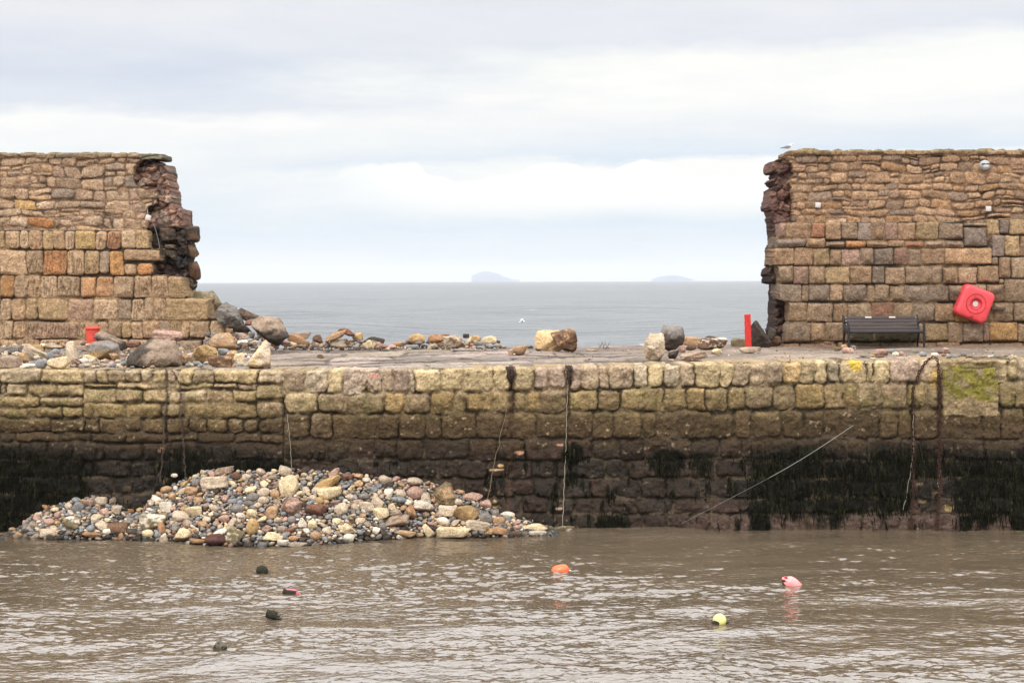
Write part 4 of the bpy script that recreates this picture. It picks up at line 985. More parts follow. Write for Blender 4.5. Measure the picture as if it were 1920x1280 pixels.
# gravel core under the stones
hx = np.linspace(-60, 1100, 120); hv = []
for px in hx:
    t, b = np.interp(px, TOPX, TOPY), np.interp(px, BOTX, BOTY)
    for k in range(13):
        py = t + 5 + (b + 14 - t - 5) * k / 12
        Y = heapY(px, min(py, b)); p_ = P(px, py, Y + .10)
        hv.append(p_ + np.array([0, 0, .03 * math.sin(px * .3 + k * 2)]))
hv = np.array(hv); ii = np.arange(len(hv)).reshape(len(hx), 13)
q = np.stack([ii[:-1, 1:].ravel(), ii[1:, 1:].ravel(), ii[1:, :-1].ravel(), ii[:-1, :-1].ravel()], 1)
core = np_mesh('gravel', hv, q, M_ROCK, None, np.array([.10, .085, .07]) * (1 + .4 * fbm(hv[:, 0] * 6, hv[:, 2] * 6, None, 3, 5))[:, None], np.full(len(hv), .4))
tag(core, kind='stuff')
GB = 'boulders in the rubble heap by the water'
BIG = [
 (420, 882, 40, 13, 'greyt', 'block', 'dark pinkish-grey slab lying at the very top left crest of the heap', -8, None),
 (403, 903, 54, 24, 'pale', 'block', 'wide pale slab just below the dark slab at the top left of the heap', -4, None),
 (443, 892, 20, 16, 'brown', 'round', 'round brown stone right of the wide pale slab', 20, None),
 (368, 905, 20, 16, 'grey', 'round', 'round grey stone left of the wide pale slab', 0, None),
 (360, 919, 28, 19, 'tan', 'soft', 'peach-tan stone below the round grey one at upper left', 10, None),
 (541, 914, 40, 40, 'cream', 'round', 'large heart-shaped cream stone high in the middle of the heap', 0, 'heart'),
 (614, 905, 54, 20, 'ochre', 'soft', 'long yellowish stone rising to the right near the crest', -22, None),
 (626, 888, 20, 22, 'pink', 'ang', 'pale pink peaked stone on the crest above the long yellowish one', 0, None),
 (617, 925, 48, 23, 'cream', 'soft', 'yellow-cream boulder directly below the long yellowish one', -4, None),
 (547, 950, 42, 36, 'pink', 'ang', 'rough brown-streaked angular block in the middle of the heap', 0, None),
 (592, 955, 50, 24, 'red', 'ang', 'dark reddish-brown block right of the rough streaked one', 6, None),
 (509, 961, 24, 30, 'tan', 'soft', 'upright tan stone left of the rough streaked block', 8, None),
 (473, 988, 25, 36, 'ochre', 'round', 'upright yellow oblong stone near the lower middle', 12, None),
 (440, 1004, 32, 30, 'olive', 'block', 'square greenish-white stone tilted at the waterline', 28, None),
 (405, 1011, 44, 22, 'maroon', 'soft', 'wet maroon stone half in the water', -10, None),
 (344, 1004, 36, 28, 'cream', 'soft', 'rounded yellow-cream stone at the waterline with a dark lower edge', 0, None),
 (372, 1015, 32, 10, 'orange', 'soft', 'low orange stone touching the water right of the rounded yellow-cream one', 6, None),
 (288, 979, 54, 32, 'olive', 'soft', 'large rounded lichen-spotted boulder at the left of the main heap', 0, None),
 (340, 969, 34, 22, 'pale', 'soft', 'pale oval stone with a dimple right of the lichen-spotted boulder', 4, None),
 (364, 957, 33, 18, 'cream', 'soft', 'cream stone above the dimpled oval one', 0, None),
 (311, 949, 27, 21, 'white', 'soft', 'off-white rounded stone above the lichen-spotted boulder', 0, None),
 (511, 1006, 40, 20, 'cream', 'ang', 'pointed cream stone by the water in the lower middle', 6, None),
 (652, 993, 40, 22, 'cream', 'ang', 'flat bright cream stone near the water right of centre', 6, None),
 (432, 984, 13, 32, 'pale', 'soft', 'slim pale stone standing on end left of the yellow oblong', 28, None),
 (688, 948, 32, 17, 'pale', 'soft', 'pale rose stone on the right part of the slope', 6, None),
 (474, 932, 23, 19, 'grey', 'round', 'round slate-grey stone left below the heart-shaped one', 0, None),
 (530, 1017, 24, 11, 'white', 'block', 'small white block at the waterline', 0, None),
 (778, 903, 29, 16, 'pale', 'soft', 'pale stone with a dark underside at the right crest', 8, None),
 (779, 923, 33, 26, 'pink', 'round', 'big round pale pink stone below the right crest', 0, None),
 (799, 933, 20, 20, 'pale', 'soft', 'buff stone at the right side of the round pale pink one', 0, None),
 (889, 931, 42, 18, 'pink', 'ang', 'brownish pink stone against the wall behind the big ochre boulder', -6, None),
 (876, 961, 52, 36, 'ochre', 'ang', 'big ochre boulder at the right end of the heap', 28, None),
 (896, 985, 48, 19, 'pale', 'block', 'pale pinkish slab below the big ochre boulder', 8, None),
 (851, 997, 70, 20, 'cream', 'block', 'long rectangular cream block at the waterline', 2, None),
 (797, 950, 46, 24, 'white', 'ang', 'pale-topped dark boulder below the pyramid stone', 10, None),
 (839, 956, 35, 21, 'pale', 'soft', 'smooth pale stone left of the big ochre boulder', 4, None),
 (715, 963, 33, 23, 'cream', 'soft', 'plump cream stone on the lower right slope', 0, None),
 (772, 962, 17, 30, 'orange', 'soft', 'orange stone leaning left beneath the pale-topped boulder', -28, None),
 (742, 977, 54, 24, 'greyt', 'ang', 'grey-brown wedge rising to the right below the plump cream stone', -16, None),
 (803, 996, 18, 32, 'cream', 'soft', 'slanted yellow stone left of the long rectangular block', -38, None),
 (761, 1000, 40, 14, 'tan', 'soft', 'low tan stone at the waterline left of the slanted yellow stone', 6, None),
 (937, 996, 46, 19, 'orange', 'ang', 'orange-tan lump at the waterline right of the pale pinkish slab', 8, None),
 (1001, 988, 50, 18, 'cream', 'ang', 'cream flat stone near the right tip of the heap', -6, None),
 (1008, 999, 35, 11, 'white', 'soft', 'low whitish stone at the water in front of the cream flat one', 4, None),
 (1055, 993, 50, 21, 'olive', 'ang', 'lone lichen-grey stone at the far right tip of the heap', -8, None),
 (952, 964, 29, 12, 'white', 'round', 'off-white oval stone near the wall at the right end', 4, None),
 (708, 942, 30, 17, 'pale', 'block', 'pale slab tilted down to the right on the right slope', 38, None),
 (748, 936, 32, 13, 'blue', 'round', 'long blue-grey stone left of the round pale pink one', 8, None),
 (912, 971, 22, 26, 'grey', 'block', 'grey slab right of the big ochre boulder', -32, None),
 (134, 981, 38, 31, 'olive', 'ang', 'brown-olive boulder in the middle of the small left heap', 0, None),
 (89, 999, 33, 17, 'pale', 'soft', 'flat pale stone at the waterline of the small left heap', -4, None),
 (191, 985, 32, 20, 'pale', 'ang', 'buff angular stone right of the brown-olive boulder', 14, None),
 (217, 987, 46, 20, 'brown', 'soft', 'wet brown boulder between the two heaps', 4, None),
 (175, 1003, 40, 12, 'orange', 'ang', 'low orange stone at the water before the small left heap', 0, None),
 (86, 951, 16, 13, 'orange', 'soft', 'orange-brown stone at the crest of the small left heap', 10, None),
 (26, 992, 20, 9, 'tan', 'round', 'tan stone at the left tip of the small heap', 6, None),
 (3, 1004, 16, 11, 'orange', 'soft', 'orange stone cut off at the left edge of the picture by the water', 0, None),
 (305, 988, 16, 24, 'orange', 'ang', 'peach-coloured chip in front of the lichen-spotted boulder', -20, None),
 (278, 1000, 24, 16, 'cream', 'round', 'small cream stone at the waterline below the lichen-spotted boulder', 8, None),
 (275, 948, 14, 20, 'pink', 'ang', 'upright pinkish stone at the left end of the main heap', 14, None),
 (322, 931, 17, 15, 'tan', 'ang', 'pointed tan stone at the upper left edge of the main heap', 0, None),
 (494, 924, 26, 20, 'pale', 'round', 'pale stone left of the heart-shaped one', -20, None),
 (515, 926, 17, 21, 'tan', 'round', 'peach stone touching the left side of the heart-shaped one', -20, None),
 (494, 938, 22, 16, 'pale', 'round', 'buff round stone below the pale one left of the heart', 0, None),
 (652, 893, 26, 12, 'red', 'ang', 'rust-red stone on the crest right of the pink peak', 4, None),
 (672, 907, 20, 15, 'tan', 'ang', 'tan chunk below the rust-red crest stone', 0, None),
 (380, 983, 19, 13, 'tan', 'soft', 'peach pebble left of the slim standing stone', 0, None),
 (412, 999, 30, 14, 'white', 'round', 'off-white oblong stone above the wet maroon one', -24, None),
 (568, 982, 20, 22, 'white', 'ang', 'narrow whitish stone below the rough streaked block', 34, None),
 (500, 991, 26, 18, 'pink', 'ang', 'pinkish tan stone right of the yellow oblong', -20, None),
 (545, 993, 18, 10, 'red', 'round', 'dark red stone right of the pinkish tan one', -20, None),
 (550, 1009, 20, 11, 'orange', 'round', 'orange-brown pebble at the waterline right of the pointed cream stone', 0, None),
 (560, 1020, 38, 8, 'pale', 'soft', 'low pale stone washed by the water at bottom centre', 0, None),
 (60, 1000, 22, 9, 'grey', 'round', 'wet grey stone at the left waterline', 0, None),
 (246, 957, 30, 11, 'orange', 'ang', 'brown-orange flat stone between the two heaps at the wall', -12, None),
 (217, 955, 22, 20, 'pale', 'ang', 'pale pointed stone on the right side of the small left heap', 20, None),
 (147, 950, 24, 21, 'blue', 'soft', 'blue-grey stone at the crest of the small left heap', 0, None),
 (170, 940, 16, 16, 'pink', 'ang', 'pinkish stone at the top right of the small left heap', 0, None),
 (968, 999, 20, 8, 'brown', 'soft', 'small brown stone between the orange lump and the whitish one', 0, None),
 (327, 891, 13, 8, 'white', 'round', 'white pebble alone against the dark weed at the upper left', 0, None),
 (365, 894, 17, 10, 'white', 'ang', 'pale chip against the weed above the round grey stone', -24, None),
 (919, 998, 26, 14, 'ochre', 'ang', 'ochre chip at the waterline between the slab and the orange lump', -14, None),
]
taken = []
SMALLSRC = []
def bigstone(a, b, w, h, ky, stl, lb, tl, sp):
    Y = heapY(a, b) - .03
    kw = dict(tilt=tl)
    if sp == 'heart':
        kw = dict(outline=[(523, 902), (527, 897), (541, 895), (556, 899), (560, 909), (556, 922), (544, 934), (533, 935), (527, 920)])
    k2 = {'olive': ('white', 'patch'), 'greyt': ('brown', 'patch'), 'pink': ('brown', 'patch')}.get(ky, (None, 'low'))
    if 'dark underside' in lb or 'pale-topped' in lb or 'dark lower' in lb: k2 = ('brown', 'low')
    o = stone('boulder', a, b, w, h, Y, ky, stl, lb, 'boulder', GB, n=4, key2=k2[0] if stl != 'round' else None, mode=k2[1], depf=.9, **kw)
    taken.append((a, b, w * .5, h * .5))
for t_ in BIG: bigstone(*t_)
o = stone('boulder', 0, 0, 44, 44, heapY(841, 930) - .05, 'olive', 'ang', 'pointed pyramid-shaped tan boulder at the right of the crest', 'boulder', GB, n=5,
          outline=[(806, 932), (818, 916), (834, 904), (842, 908), (856, 934), (852, 948), (832, 946), (812, 944)], key2='tan', mode='patch')
taken.append((834, 930, 22, 18))
# cobbles and pebbles: dart throwing over the face of the heap
rg = random.Random(11)
placed = [(a, b, w, h) for a, b, w, h in taken]
cells = {}
def cell_add(t):
    k = (int(t[0] // 24), int(t[1] // 24)); cells.setdefault(k, []).append(t)
for t in placed: cell_add(t)
def free(a, b, w, h, f):
    for t in placed[:len(taken)]:
        if ((a - t[0]) / (t[2] + w * f)) ** 2 + ((b - t[1]) / (t[3] + h * f)) ** 2 < .80: return False
    ck = (int(a // 24), int(b // 24))
    for dx in (-1, 0, 1):
        for dy in (-1, 0, 1):
            for t in cells.get((ck[0] + dx, ck[1] + dy), ()):
                if t[4:] and ((a - t[0]) / (t[2] + w)) ** 2 + ((b - t[1]) / (t[3] + h)) ** 2 < f: return False
    return True
KW = [('blue', 34), ('grey', 24), ('pale', 20), ('tan', 12), ('white', 9), ('pink', 9), ('char', 7), ('red', 2), ('ochre', 2), ('cream', 9), ('maroon', 2), ('greyt', 5)]
keys = [k for k, n_ in KW for _ in range(n_)]
small = []
for tier, (n_try, s0, s1, f) in enumerate([(160, 10.0, 15, .75), (1300, 8.0, 11, .62), (4000, 6, 8, .58), (14000, 4.2, 6, .52), (26000, 2.8, 4.2, .50)]):
    for _ in range(n_try):
        a = rg.uniform(8, 1035); t, b = np.interp(a, TOPX, TOPY), np.interp(a, BOTX, BOTY)
        y = rg.uniform(t - 1, b + 1)
        w = rg.uniform(s0, s1); h = w * rg.uniform(.42, .72)
        if rg.random() < .18: h = w * rg.uniform(.75, 1.0)
        if not free(a, y, w, h, f): continue
        tt = (a, y, w, h, 1); placed.append(tt); cell_add(tt)
        ky = rg.choice(keys)
        if w > 9.5: ky = rg.choice(['pale', 'tan', 'cream', 'pink', 'pale', 'white', 'greyt', 'grey'])
        if y > b - 14 and rg.random() < .4: ky = 'char'
        small.append((a, y, w, h, ky, rg.uniform(-40, 40), rg.randrange(9999)))
small.sort(key=lambda t: -t[2] * t[3])
N_IND = 300 - 0
def lab_rel(items, anchors, noun):
    """label each small stone by colour, size and its place relative to a boulder that can be found"""
    used = {}
    out = []
    for it in items:
        a, y, w, h, ky = it[:5]
        best = min(anchors, key=lambda q_: ((a - q_[0]) ** 2 + ((y - q_[1]) * 1.3) ** 2))
        dx, dy = a - best[0], y - best[1]
        ang = math.degrees(math.atan2(-dy, dx)) % 360
        dirs = ['right of', 'up right of', 'above', 'up left of', 'left of', 'down left of', 'below', 'down right of'][int((ang + 22.5) // 45) % 8]
        sh = 'round' if h / w > .78 else ('flat' if h / w < .58 else 'oval')
        key_ = (WORD[ky], dirs, best[2], sh)
        used.setdefault(key_, []).append((math.hypot(dx, dy), len(out))); out.append(key_)
    labs = [None] * len(out)
    for key_, lst in used.items():
        lst.sort()
        for n_, (_, i) in enumerate(lst):
            rk = '' if len(lst) == 1 else (['nearest', 'second nearest', 'third nearest', 'fourth nearest', 'fifth nearest', 'sixth nearest', 'seventh nearest', 'eighth nearest', 'ninth nearest'][min(n_, 8)] + ' ')
            labs[i] = f'{rk}{key_[3]} {key_[0]} {noun} {key_[1]} the {key_[2]}'
    return labs
ANCH = []
SHORT = {541: 'heart-shaped cream stone', 403: 'wide pale slab at upper left', 288: 'lichen-spotted boulder', 473: 'upright yellow oblong', 547: 'rough brown-streaked block', 592: 'reddish-brown block', 617: 'yellow-cream boulder by the crest',
         876: 'big ochre boulder', 851: 'long rectangular cream block', 779: 'round pale pink stone', 715: 'plump cream stone', 652: 'flat bright cream stone', 134: 'brown-olive boulder at left', 364: 'cream stone above the dimpled oval', 344: 'rounded yellow-cream waterline stone',
         688: 'pale rose stone', 742: 'grey-brown wedge', 440: 'square greenish-white stone', 1001: 'cream flat stone near the right tip', 937: 'orange-tan lump', 217: 'wet brown boulder', 474: 'round slate-grey stone', 797: 'pale-topped dark boulder', 443: 'round brown crest stone', 511: 'pointed cream waterline stone', 952: 'off-white oval by the wall', 89: 'flat pale stone of the left heap'}
seen_ = set()
for t_ in BIG:
    if t_[0] in SHORT and (t_[0] != 217 or t_[1] > 980) and (t_[0] != 652 or t_[1] > 950): ANCH.append((t_[0], t_[1], SHORT[t_[0]]))
ANCH.append((834, 930, 'pyramid-shaped boulder'))
_an = [(603, 644, 'flat blue-grey angular stone'), (692, 645, 'creamy yellow boulder'), (634, 645, 'pale tan boulder of the second heap'), (853, 643, 'streaked off-white boulder'), (780, 640, 'ochre block'), (918, 640, 'orange-stained cream stone'), (718, 650, 'pinkish flat stone'), (559, 645, 'cream-tan stone of the first heap')]
for t_, lb in zip(PEBS, lab_rel(PEBS, _an, 'pebble')): t_[5]['label'] = lb
ind = small[:N_IND]; rest = small[N_IND:]
labs = lab_rel(ind, ANCH, 'cobble')
for (a, y, w, h, ky, tl, sd), lb in zip(ind, labs):
    stl = 'round' if sd % 6 < 2 else ('soft' if sd % 6 < 4 else 'ang')
    stone('cobble', a, y, w * 2, h * 2, heapY(a, y) + rg.uniform(-.02, .04), ky, stl, lb, 'cobble', 'cobbles of the rubble heap by the water', tilt=tl * .7, seed=sd, n=3, depf=1.0, roll=rg.uniform(-25, 25), yaw=rg.uniform(0, 180))
# the rest of the pebbles as one mass
def pebble_mass(name, items, Yf, mat, ndiv=2, kmul=1.0):
    V, Fc = ico(ndiv); Vs, Fs, Cs, Ws = [], [], [], []; base = 0
    for (a, y, w, h, ky, tl, sd) in items:
        r = np.random.RandomState(sd)
        Y = Yf(a, y); s = Y / F
        X = V * (1 + .13 * fbm(V[:, 0] * 1.3 + sd, V[:, 1] * 1.3, V[:, 2] * 1.3, 2, sd % 97))[:, None]
        if sd % 3 == 0: X = np.sign(X) * np.abs(X) ** .8
        X = X * np.array([w, math.sqrt(w * h), h]) * s
        X = X @ rotm(R(tl), r.uniform(0, 3), r.uniform(-.5, .5)).T + P(a, y, Y)
        c = np.array(KEY[ky]) * r.uniform(.75, 1.2) * kmul * (1 + .2 * fbm(V[:, 0] * 3 + sd, V[:, 1] * 3, V[:, 2] * 3, 2, 3))[:, None]
        wv = sstep(.14, .02, X[:, 2]); c = c * (1 - .5 * wv)[:, None]
        Vs.append(X); Fs.append(Fc + base); Cs.append(c); Ws.append(wv); base += len(V)
    return tag(np_mesh(name, np.concatenate(Vs), np.concatenate(Fs), mat, None, np.concatenate(Cs), np.concatenate(Ws)), kind='stuff')
fill = []
for _ in range(3800):
    a = rg.uniform(4, 1045); t, b = np.interp(a, TOPX, TOPY), np.interp(a, BOTX, BOTY); y = rg.uniform(t + 2, b + 4)
    w = rg.uniform(3.2, 7.5); fill.append((a, y, w, w * rg.uniform(.55, .85), rg.choice(keys), rg.uniform(-40, 40), rg.randrange(9999)))
pebble_mass('pebbles', rest, lambda a, y: heapY(a, y) + .0, M_ROCK)
pebble_mass('shaded_shingle', fill, lambda a, y: min(heapY(a, y) + .075, 25.95), M_ROCK, 2, .5)  # colours darkened to paint the shadows between the stones above
# grit and small chips among the rocks on the deck
chips = []
for _ in range(620):
    u = rg.random()
    if u < .55: a = rg.uniform(-30, 520); y = rg.uniform(640, 689)
    elif u < .75: a = rg.uniform(530, 950); y = rg.uniform(646, 656)
    else: a = rg.uniform(950, 1900); y = rg.uniform(652, 676)
    w = rg.uniform(1.2, 6.5 if a < 500 and rg.random() < .5 else 2.4); chips.append((a, y, w, w * .6, rg.choice(['pale', 'grey', 'tan', 'blue', 'brown', 'white', 'greyt']), rg.uniform(-30, 30), rg.randrange(9999)))
for _ in range(210):
    a = rg.uniform(-40, 245) if rg.random() < .8 else rg.uniform(335, 470); y = rg.uniform(646, 688); w = rg.uniform(2.2, 7.5)
    chips.append((a, y, w, w * rg.uniform(.45, .75), rg.choice(['pale', 'cream', 'white', 'grey', 'tan', 'blue', 'pale', 'greyt', 'pink']), rg.uniform(-30, 30), rg.randrange(9999)))
def chipY(a, y):
    Y = deckY(a, y + 1)
    return min(Y, 31.9 if a < 460 or a > 1450 else 33.0)
pebble_mass('stone_chips', chips, chipY, M_ROCK)
heapfill = []
for _ in range(420):
    a = rg.uniform(385, 520) if rg.random() < .5 else rg.uniform(535, 940); y = rg.uniform(640, 655) if a > 530 else rg.uniform(624, 652)
    if a > 715 and a < 745: continue
    w = rg.uniform(2.5, 6); heapfill.append((a, y, w, w * .7, rg.choice(['pale', 'grey', 'tan', 'blue', 'brown', 'greyt', 'pink']), rg.uniform(-30, 30), rg.randrange(9999)))
pebble_mass('small_rubble', heapfill, lambda a, y: 32.7 if a > 530 else 32.3, M_ROCK)
print('small stones', len(small), 'rest', len(rest))
# ------------------------------------------------------------------ seaweed on the quay face
M_WEED = mat_stone('black_seaweed', 0.2, 1.0, .9); M_WEED.node_tree.nodes['Principled BSDF'].inputs['Specular IOR Level'].default_value = .04
def wall_y(u, v):
    h, c, w = quay_fn(np.asarray(u, float), np.asarray(v, float)); return YQ - h
rs = np.random.RandomState(5)
N0 = 60000
u = rs.uniform(-480, 2400, N0); v = rs.uniform(832, 985, N0)
wn = weed(u, v); keep = rs.uniform(0, 1, N0) < wn * 1.0
u, v = u[keep][:22000], v[keep][:22000]
yy = wall_y(u, v)
pts = np.array([P(a, b, y) for a, b, y in zip(u, v, yy)])
n = len(pts); L = rs.uniform(.04, .20, n) * (.5 + 1.3 * vnoise(u / 22, v / 30, None, 9)); wd = rs.uniform(.0035, .011, n)
dx = rs.normal(0, .16, n); lift = rs.uniform(.008, .05, n)
SV, SF = [], []
K = 4
for k in range(K):
    t = k / (K - 1)
    cxk = pts[:, 0] + dx * L * t + rs.normal(0, .004, n) * t; zk = pts[:, 2] - L * t; yk = pts[:, 1] - lift * (4 * t * (1 - t) * .6 + .35) - .004
    ww = wd * (1 - .75 * t)
    SV.append(np.stack([cxk - ww, yk, zk], 1)); SV.append(np.stack([cxk + ww, yk - .003, zk], 1))
SV = np.stack(SV, 1)                         # n, 2K, 3
idx = np.arange(n)[:, None] * 2 * K
SF = np.concatenate([np.concatenate([idx + 2 * k, idx + 2 * k + 1, idx + 2 * k + 3, idx + 2 * k + 2], 1) for k in range(K - 1)])
cc = lerp(np.array([.004, .004, .003]), np.array([.026, .026, .012]), (rs.uniform(0, 1, n) ** 3)[:, None]); cc = np.repeat(cc, 2 * K, 0)
sw = np_mesh('seaweed', SV.reshape(-1, 3), SF, M_WEED, None, cc)
tag(sw, kind='stuff')

# ------------------------------------------------------------------ small builders
def tube_geo(path, rad, nseg=8, cap=True):
    path = np.array(path, float); rad = np.broadcast_to(np.asarray(rad, float), (len(path),))
    V_, F_ = [], []
    up = np.array([0, 0, 1.0]); prev = None
    for i, p_ in enumerate(path):
        t = path[min(i + 1, len(path) - 1)] - path[max(i - 1, 0)]; t = t / (np.linalg.norm(t) + 1e-9)
        a = np.cross(t, up if abs(t[2]) < .95 else np.array([0, 1.0, 0])) if prev is None else prev - t * np.dot(prev, t)
        a = a / (np.linalg.norm(a) + 1e-9); prev = a; b = np.cross(t, a)
        for k in range(nseg):
            q_ = 2 * math.pi * k / nseg; V_.append(p_ + rad[i] * (math.cos(q_) * a + math.sin(q_) * b))
    n_ = len(path)
    for i in range(n_ - 1):
        for k in range(nseg):
            k2 = (k + 1) % nseg; F_.append((i * nseg + k, i * nseg + k2, (i + 1) * nseg + k2, (i + 1) * nseg + k))
    if cap: F_.append(tuple(range(nseg))[::-1]); F_.append(tuple((n_ - 1) * nseg + k for k in range(nseg)))
    return V_, F_
class Geo:
    def __init__(s): s.v, s.f = [], []
    def add(s, g):
        b = len(s.v); s.v += [np.array(p_, float) for p_ in g[0]]; s.f += [tuple(i + b for i in f) for f in g[1]]; return s
    def box(s, c, d, rot=None, bev=0.0):
        c = np.array(c, float); d = np.array(d, float) / 2
        if bev <= 0:
            pts_ = [np.array([x, y, z]) * d for x in (-1, 1) for y in (-1, 1) for z in (-1, 1)]
            f = [(0, 1, 3, 2), (4, 6, 7, 5), (0, 4, 5, 1), (2, 3, 7, 6), (0, 2, 6, 4), (1, 5, 7, 3)]
        else:
            bm = bmesh.new(); bmesh.ops.create_cube(bm, size=2.0)
            for v_ in bm.verts: v_.co = Vector((v_.co.x * d[0], v_.co.y * d[1], v_.co.z * d[2]))
            bmesh.ops.bevel(bm, geom=bm.edges[:], offset=bev, segments=2, affect='EDGES', profile=.6)
            bm.verts.index_update(); pts_ = [np.array(v_.co[:]) for v_ in bm.verts]; f = [tuple(v_.index for v_ in ff.verts) for ff in bm.faces]; bm.free()
        if rot is not None: pts_ = [np.array(rot) @ p_ for p_ in pts_]
        return s.add(([p_ + c for p_ in pts_], f))
    def tube(s, path, rad, nseg=8): return s.add(tube_geo(path, rad, nseg))
    def build(s, name, mat, parent=None, loc=None, smooth=True, col=None):
        o = np_mesh(name, np.array(s.v), s.f, mat, parent, col, smooth=smooth, loc=loc)
        if smooth:
            o.data.set_sharp_from_angle(angle=R(38))
        return o
def lathe(prof, nseg=24, axis='z'):
    V_, F_ = [], []
    for r_, z_ in prof:
        for k in range(nseg):
            a = 2 * math.pi * k / nseg; V_.append((r_ * math.cos(a), r_ * math.sin(a), z_))
    for i in range(len(prof) - 1):
        for k in range(nseg):
            k2 = (k + 1) % nseg; F_.append((i * nseg + k, i * nseg + k2, (i + 1) * nseg + k2, (i + 1) * nseg + k))
    F_.append(tuple(range(nseg))[::-1]); F_.append(tuple((len(prof) - 1) * nseg + k for k in range(nseg)))
    if axis == 'y': V_ = [(a, -c, b) for a, b, c in V_]       # profile height toward the viewer
    return V_, F_

M_RED = mat_plain('red_plastic', (.66, .058, .068), .42, 0, .12, .05, .5, 6)
M_REDB = mat_plain('red_bollard_paint', (.60, .070, .045), .5, 0, .2, .2, .4, 12)
M_REDIN = mat_plain('red_plastic_recess', (.34, .022, .030), .45, 0, .08, .05)
M_REDPOST = mat_plain('red_paint_post', (.52, .024, .018), .7, 0, .45, .5, .4, 40, ((.18, .05, .04), .60))
M_WHITE = mat_plain('white_plastic', (.56, .51, .47), .4, 0, .05)
M_BENCH = mat_plain('dark_bench_slats', (.050, .037, .034), .7, 0, .2, .3, .5, 30)
M_BFRAME = mat_plain('bench_frame_iron', (.018, .015, .015), .6, .3, .2, .2)
M_RUST = mat_plain('rusty_iron', (.050, .024, .015), .9, .2, .5, .8, .3, 30)
M_RUSTP = mat_plain('worn_chain', (.10, .075, .058), .8, .3, .5, .8, .3, 30)
M_ROPE = mat_plain('old_rope', (.34, .30, .23), .95, 0, .3, .8, .2, 60)
M_ROPED = mat_plain('brown_rope', (.24, .17, .11), .95, 0, .3, .8, .2, 60)
M_ROPEG = mat_plain('pale_line', (.36, .37, .32), .8, 0, .2, .5, .2, 60)
M_WEEDB = mat_plain('dead_weed', (.050, .030, .020), .9, 0, .5, .6, .3, 30)
M_GULLW = mat_plain('gull_white', (.72, .72, .74), .7, 0, .04)
M_GULLG = mat_plain('gull_grey', (.20, .20, .23), .7, 0, .08)
M_GULLB = mat_plain('gull_beak', (.62, .35, .08), .6)
M_BLACK = mat_plain('gull_black', (.03, .03, .03), .6)
M_TIMB = mat_plain('weathered_batten', (.10, .065, .05), .9, 0, .4, .8, .3, 25)
M_GRASS = mat_plain('dry_sprig', (.10, .075, .04), .9)
M_LAMP = mat_plain('lamp_housing', (.42, .42, .40), .45, 0, .1)
M_LENS = mat_plain('lamp_glass', (.62, .66, .62), .15, 0, .05)

# ------------------------------------------------------------------ chains and ropes on the quay
def wall_path(pts_px, off=.03, n=None, jit=0):
    out = []
    for (a, b), (c, d) in zip(pts_px[:-1], pts_px[1:]):
        m = max(2, int(math.hypot(c - a, d - b) / 6))
        for k in range(m): out.append((lerp(a, c, k / m), lerp(b, d, k / m)))
    out.append(pts_px[-1]); out = np.array(out, float)
    Yw = YQ - quay_fn(out[:, 0], out[:, 1])[0]
    return [P(a + (jit * math.sin(b * .31 + a) if jit else 0), b, min(y, YQ + .02) - off) for (a, b), y in zip(out, Yw)]
def chain(pts_px, label, link=.052, wire=.0065, off=.035, pts3=None, mat=None):
    path = np.array(pts3 if pts3 is not None else wall_path(pts_px, off, jit=1.0))
    # smooth the path a little so that the chain hangs clear of the joints
    for _ in range(3): path[1:-1, 1] = (path[:-2, 1] + path[1:-1, 1] + path[2:, 1]) / 3
    seg = np.linalg.norm(np.diff(path, axis=0), axis=1); cum = np.concatenate([[0], np.cumsum(seg)])
    g = Geo(); s_ = 0.0; k = 0; pitch = link * .72
    while s_ < cum[-1]:
        c = np.array([np.interp(s_, cum, path[:, j]) for j in range(3)]); c2 = np.array([np.interp(min(s_ + .02, cum[-1]), cum, path[:, j]) for j in range(3)])
        t = c2 - c
        if np.linalg.norm(t) < 1e-6: break
        t /= np.linalg.norm(t); a = np.cross(t, [0, 1, 0]); a /= np.linalg.norm(a) + 1e-9; b = np.cross(t, a)
        q_ = (k % 2) * math.pi / 2 + .5 * math.sin(k * 1.7); e = math.cos(q_) * a + math.sin(q_) * b
        ring = [c + t * (link / 2) * .95 * math.cos(x) * (1 if abs(math.cos(x)) < .9 else 1) + e * (link / 3.1) * math.sin(x) for x in np.linspace(0, 2 * math.pi, 9)[:-1]]
        ring = ring + [ring[0]]
        g.tube(ring, wire, 5); s_ += pitch; k += 1
    return tag(g.build('chain', mat or M_RUST), label, 'chain', 'old mooring chains hanging on the quay')
chain([(312, 694), (313, 750), (308, 790), (307, 840), (302, 880), (300, 902)], 'thin rusty chain hanging below the largest boulder at left, the left one of two', .045, .005, mat=M_RUSTP)
chain([(322, 694), (338, 720), (337, 775), (341, 800), (345, 850), (348, 898)], 'thin rusty chain hanging below the largest boulder at left, the right one of two', .045, .005, mat=M_RUSTP)
chain([(1713, 728), (1711, 745), (1711, 780), (1711, 840), (1713, 900), (1709, 960), (1710, 994)], 'rusty chain hanging down the wall from the left foot of the chain loop', .062, .0085)
pz = float(ZC - dz_front(1745))
top = [P(1712, 728, YQ - .14), P(1718, 712, YQ - .13), P(1725, 695, YQ - .12), P(1735, 680, YQ - .10), P(1742, 673, YQ - .04), P(1748, 669.5, YQ + .05), P(1756, 671, YQ - .02), P(1759, 680, YQ - .12)]
top = [p_ for i in range(len(top) - 1) for p_ in (top[i], (top[i] + top[i + 1]) / 2)] + [top[-1]]
low = wall_path([(1760, 690), (1761, 740), (1762, 800), (1761, 860), (1760, 930), (1757, 994)], .05)
chain(None, 'thick rusty chain looped over the quay edge and hanging beside the mossy panel', .072, .0098, pts3=top + low)
chain([(1765, 830), (1762, 870), (1767, 905)], 'short second chain strand tangled in the thick one above the weed', .05, .006)
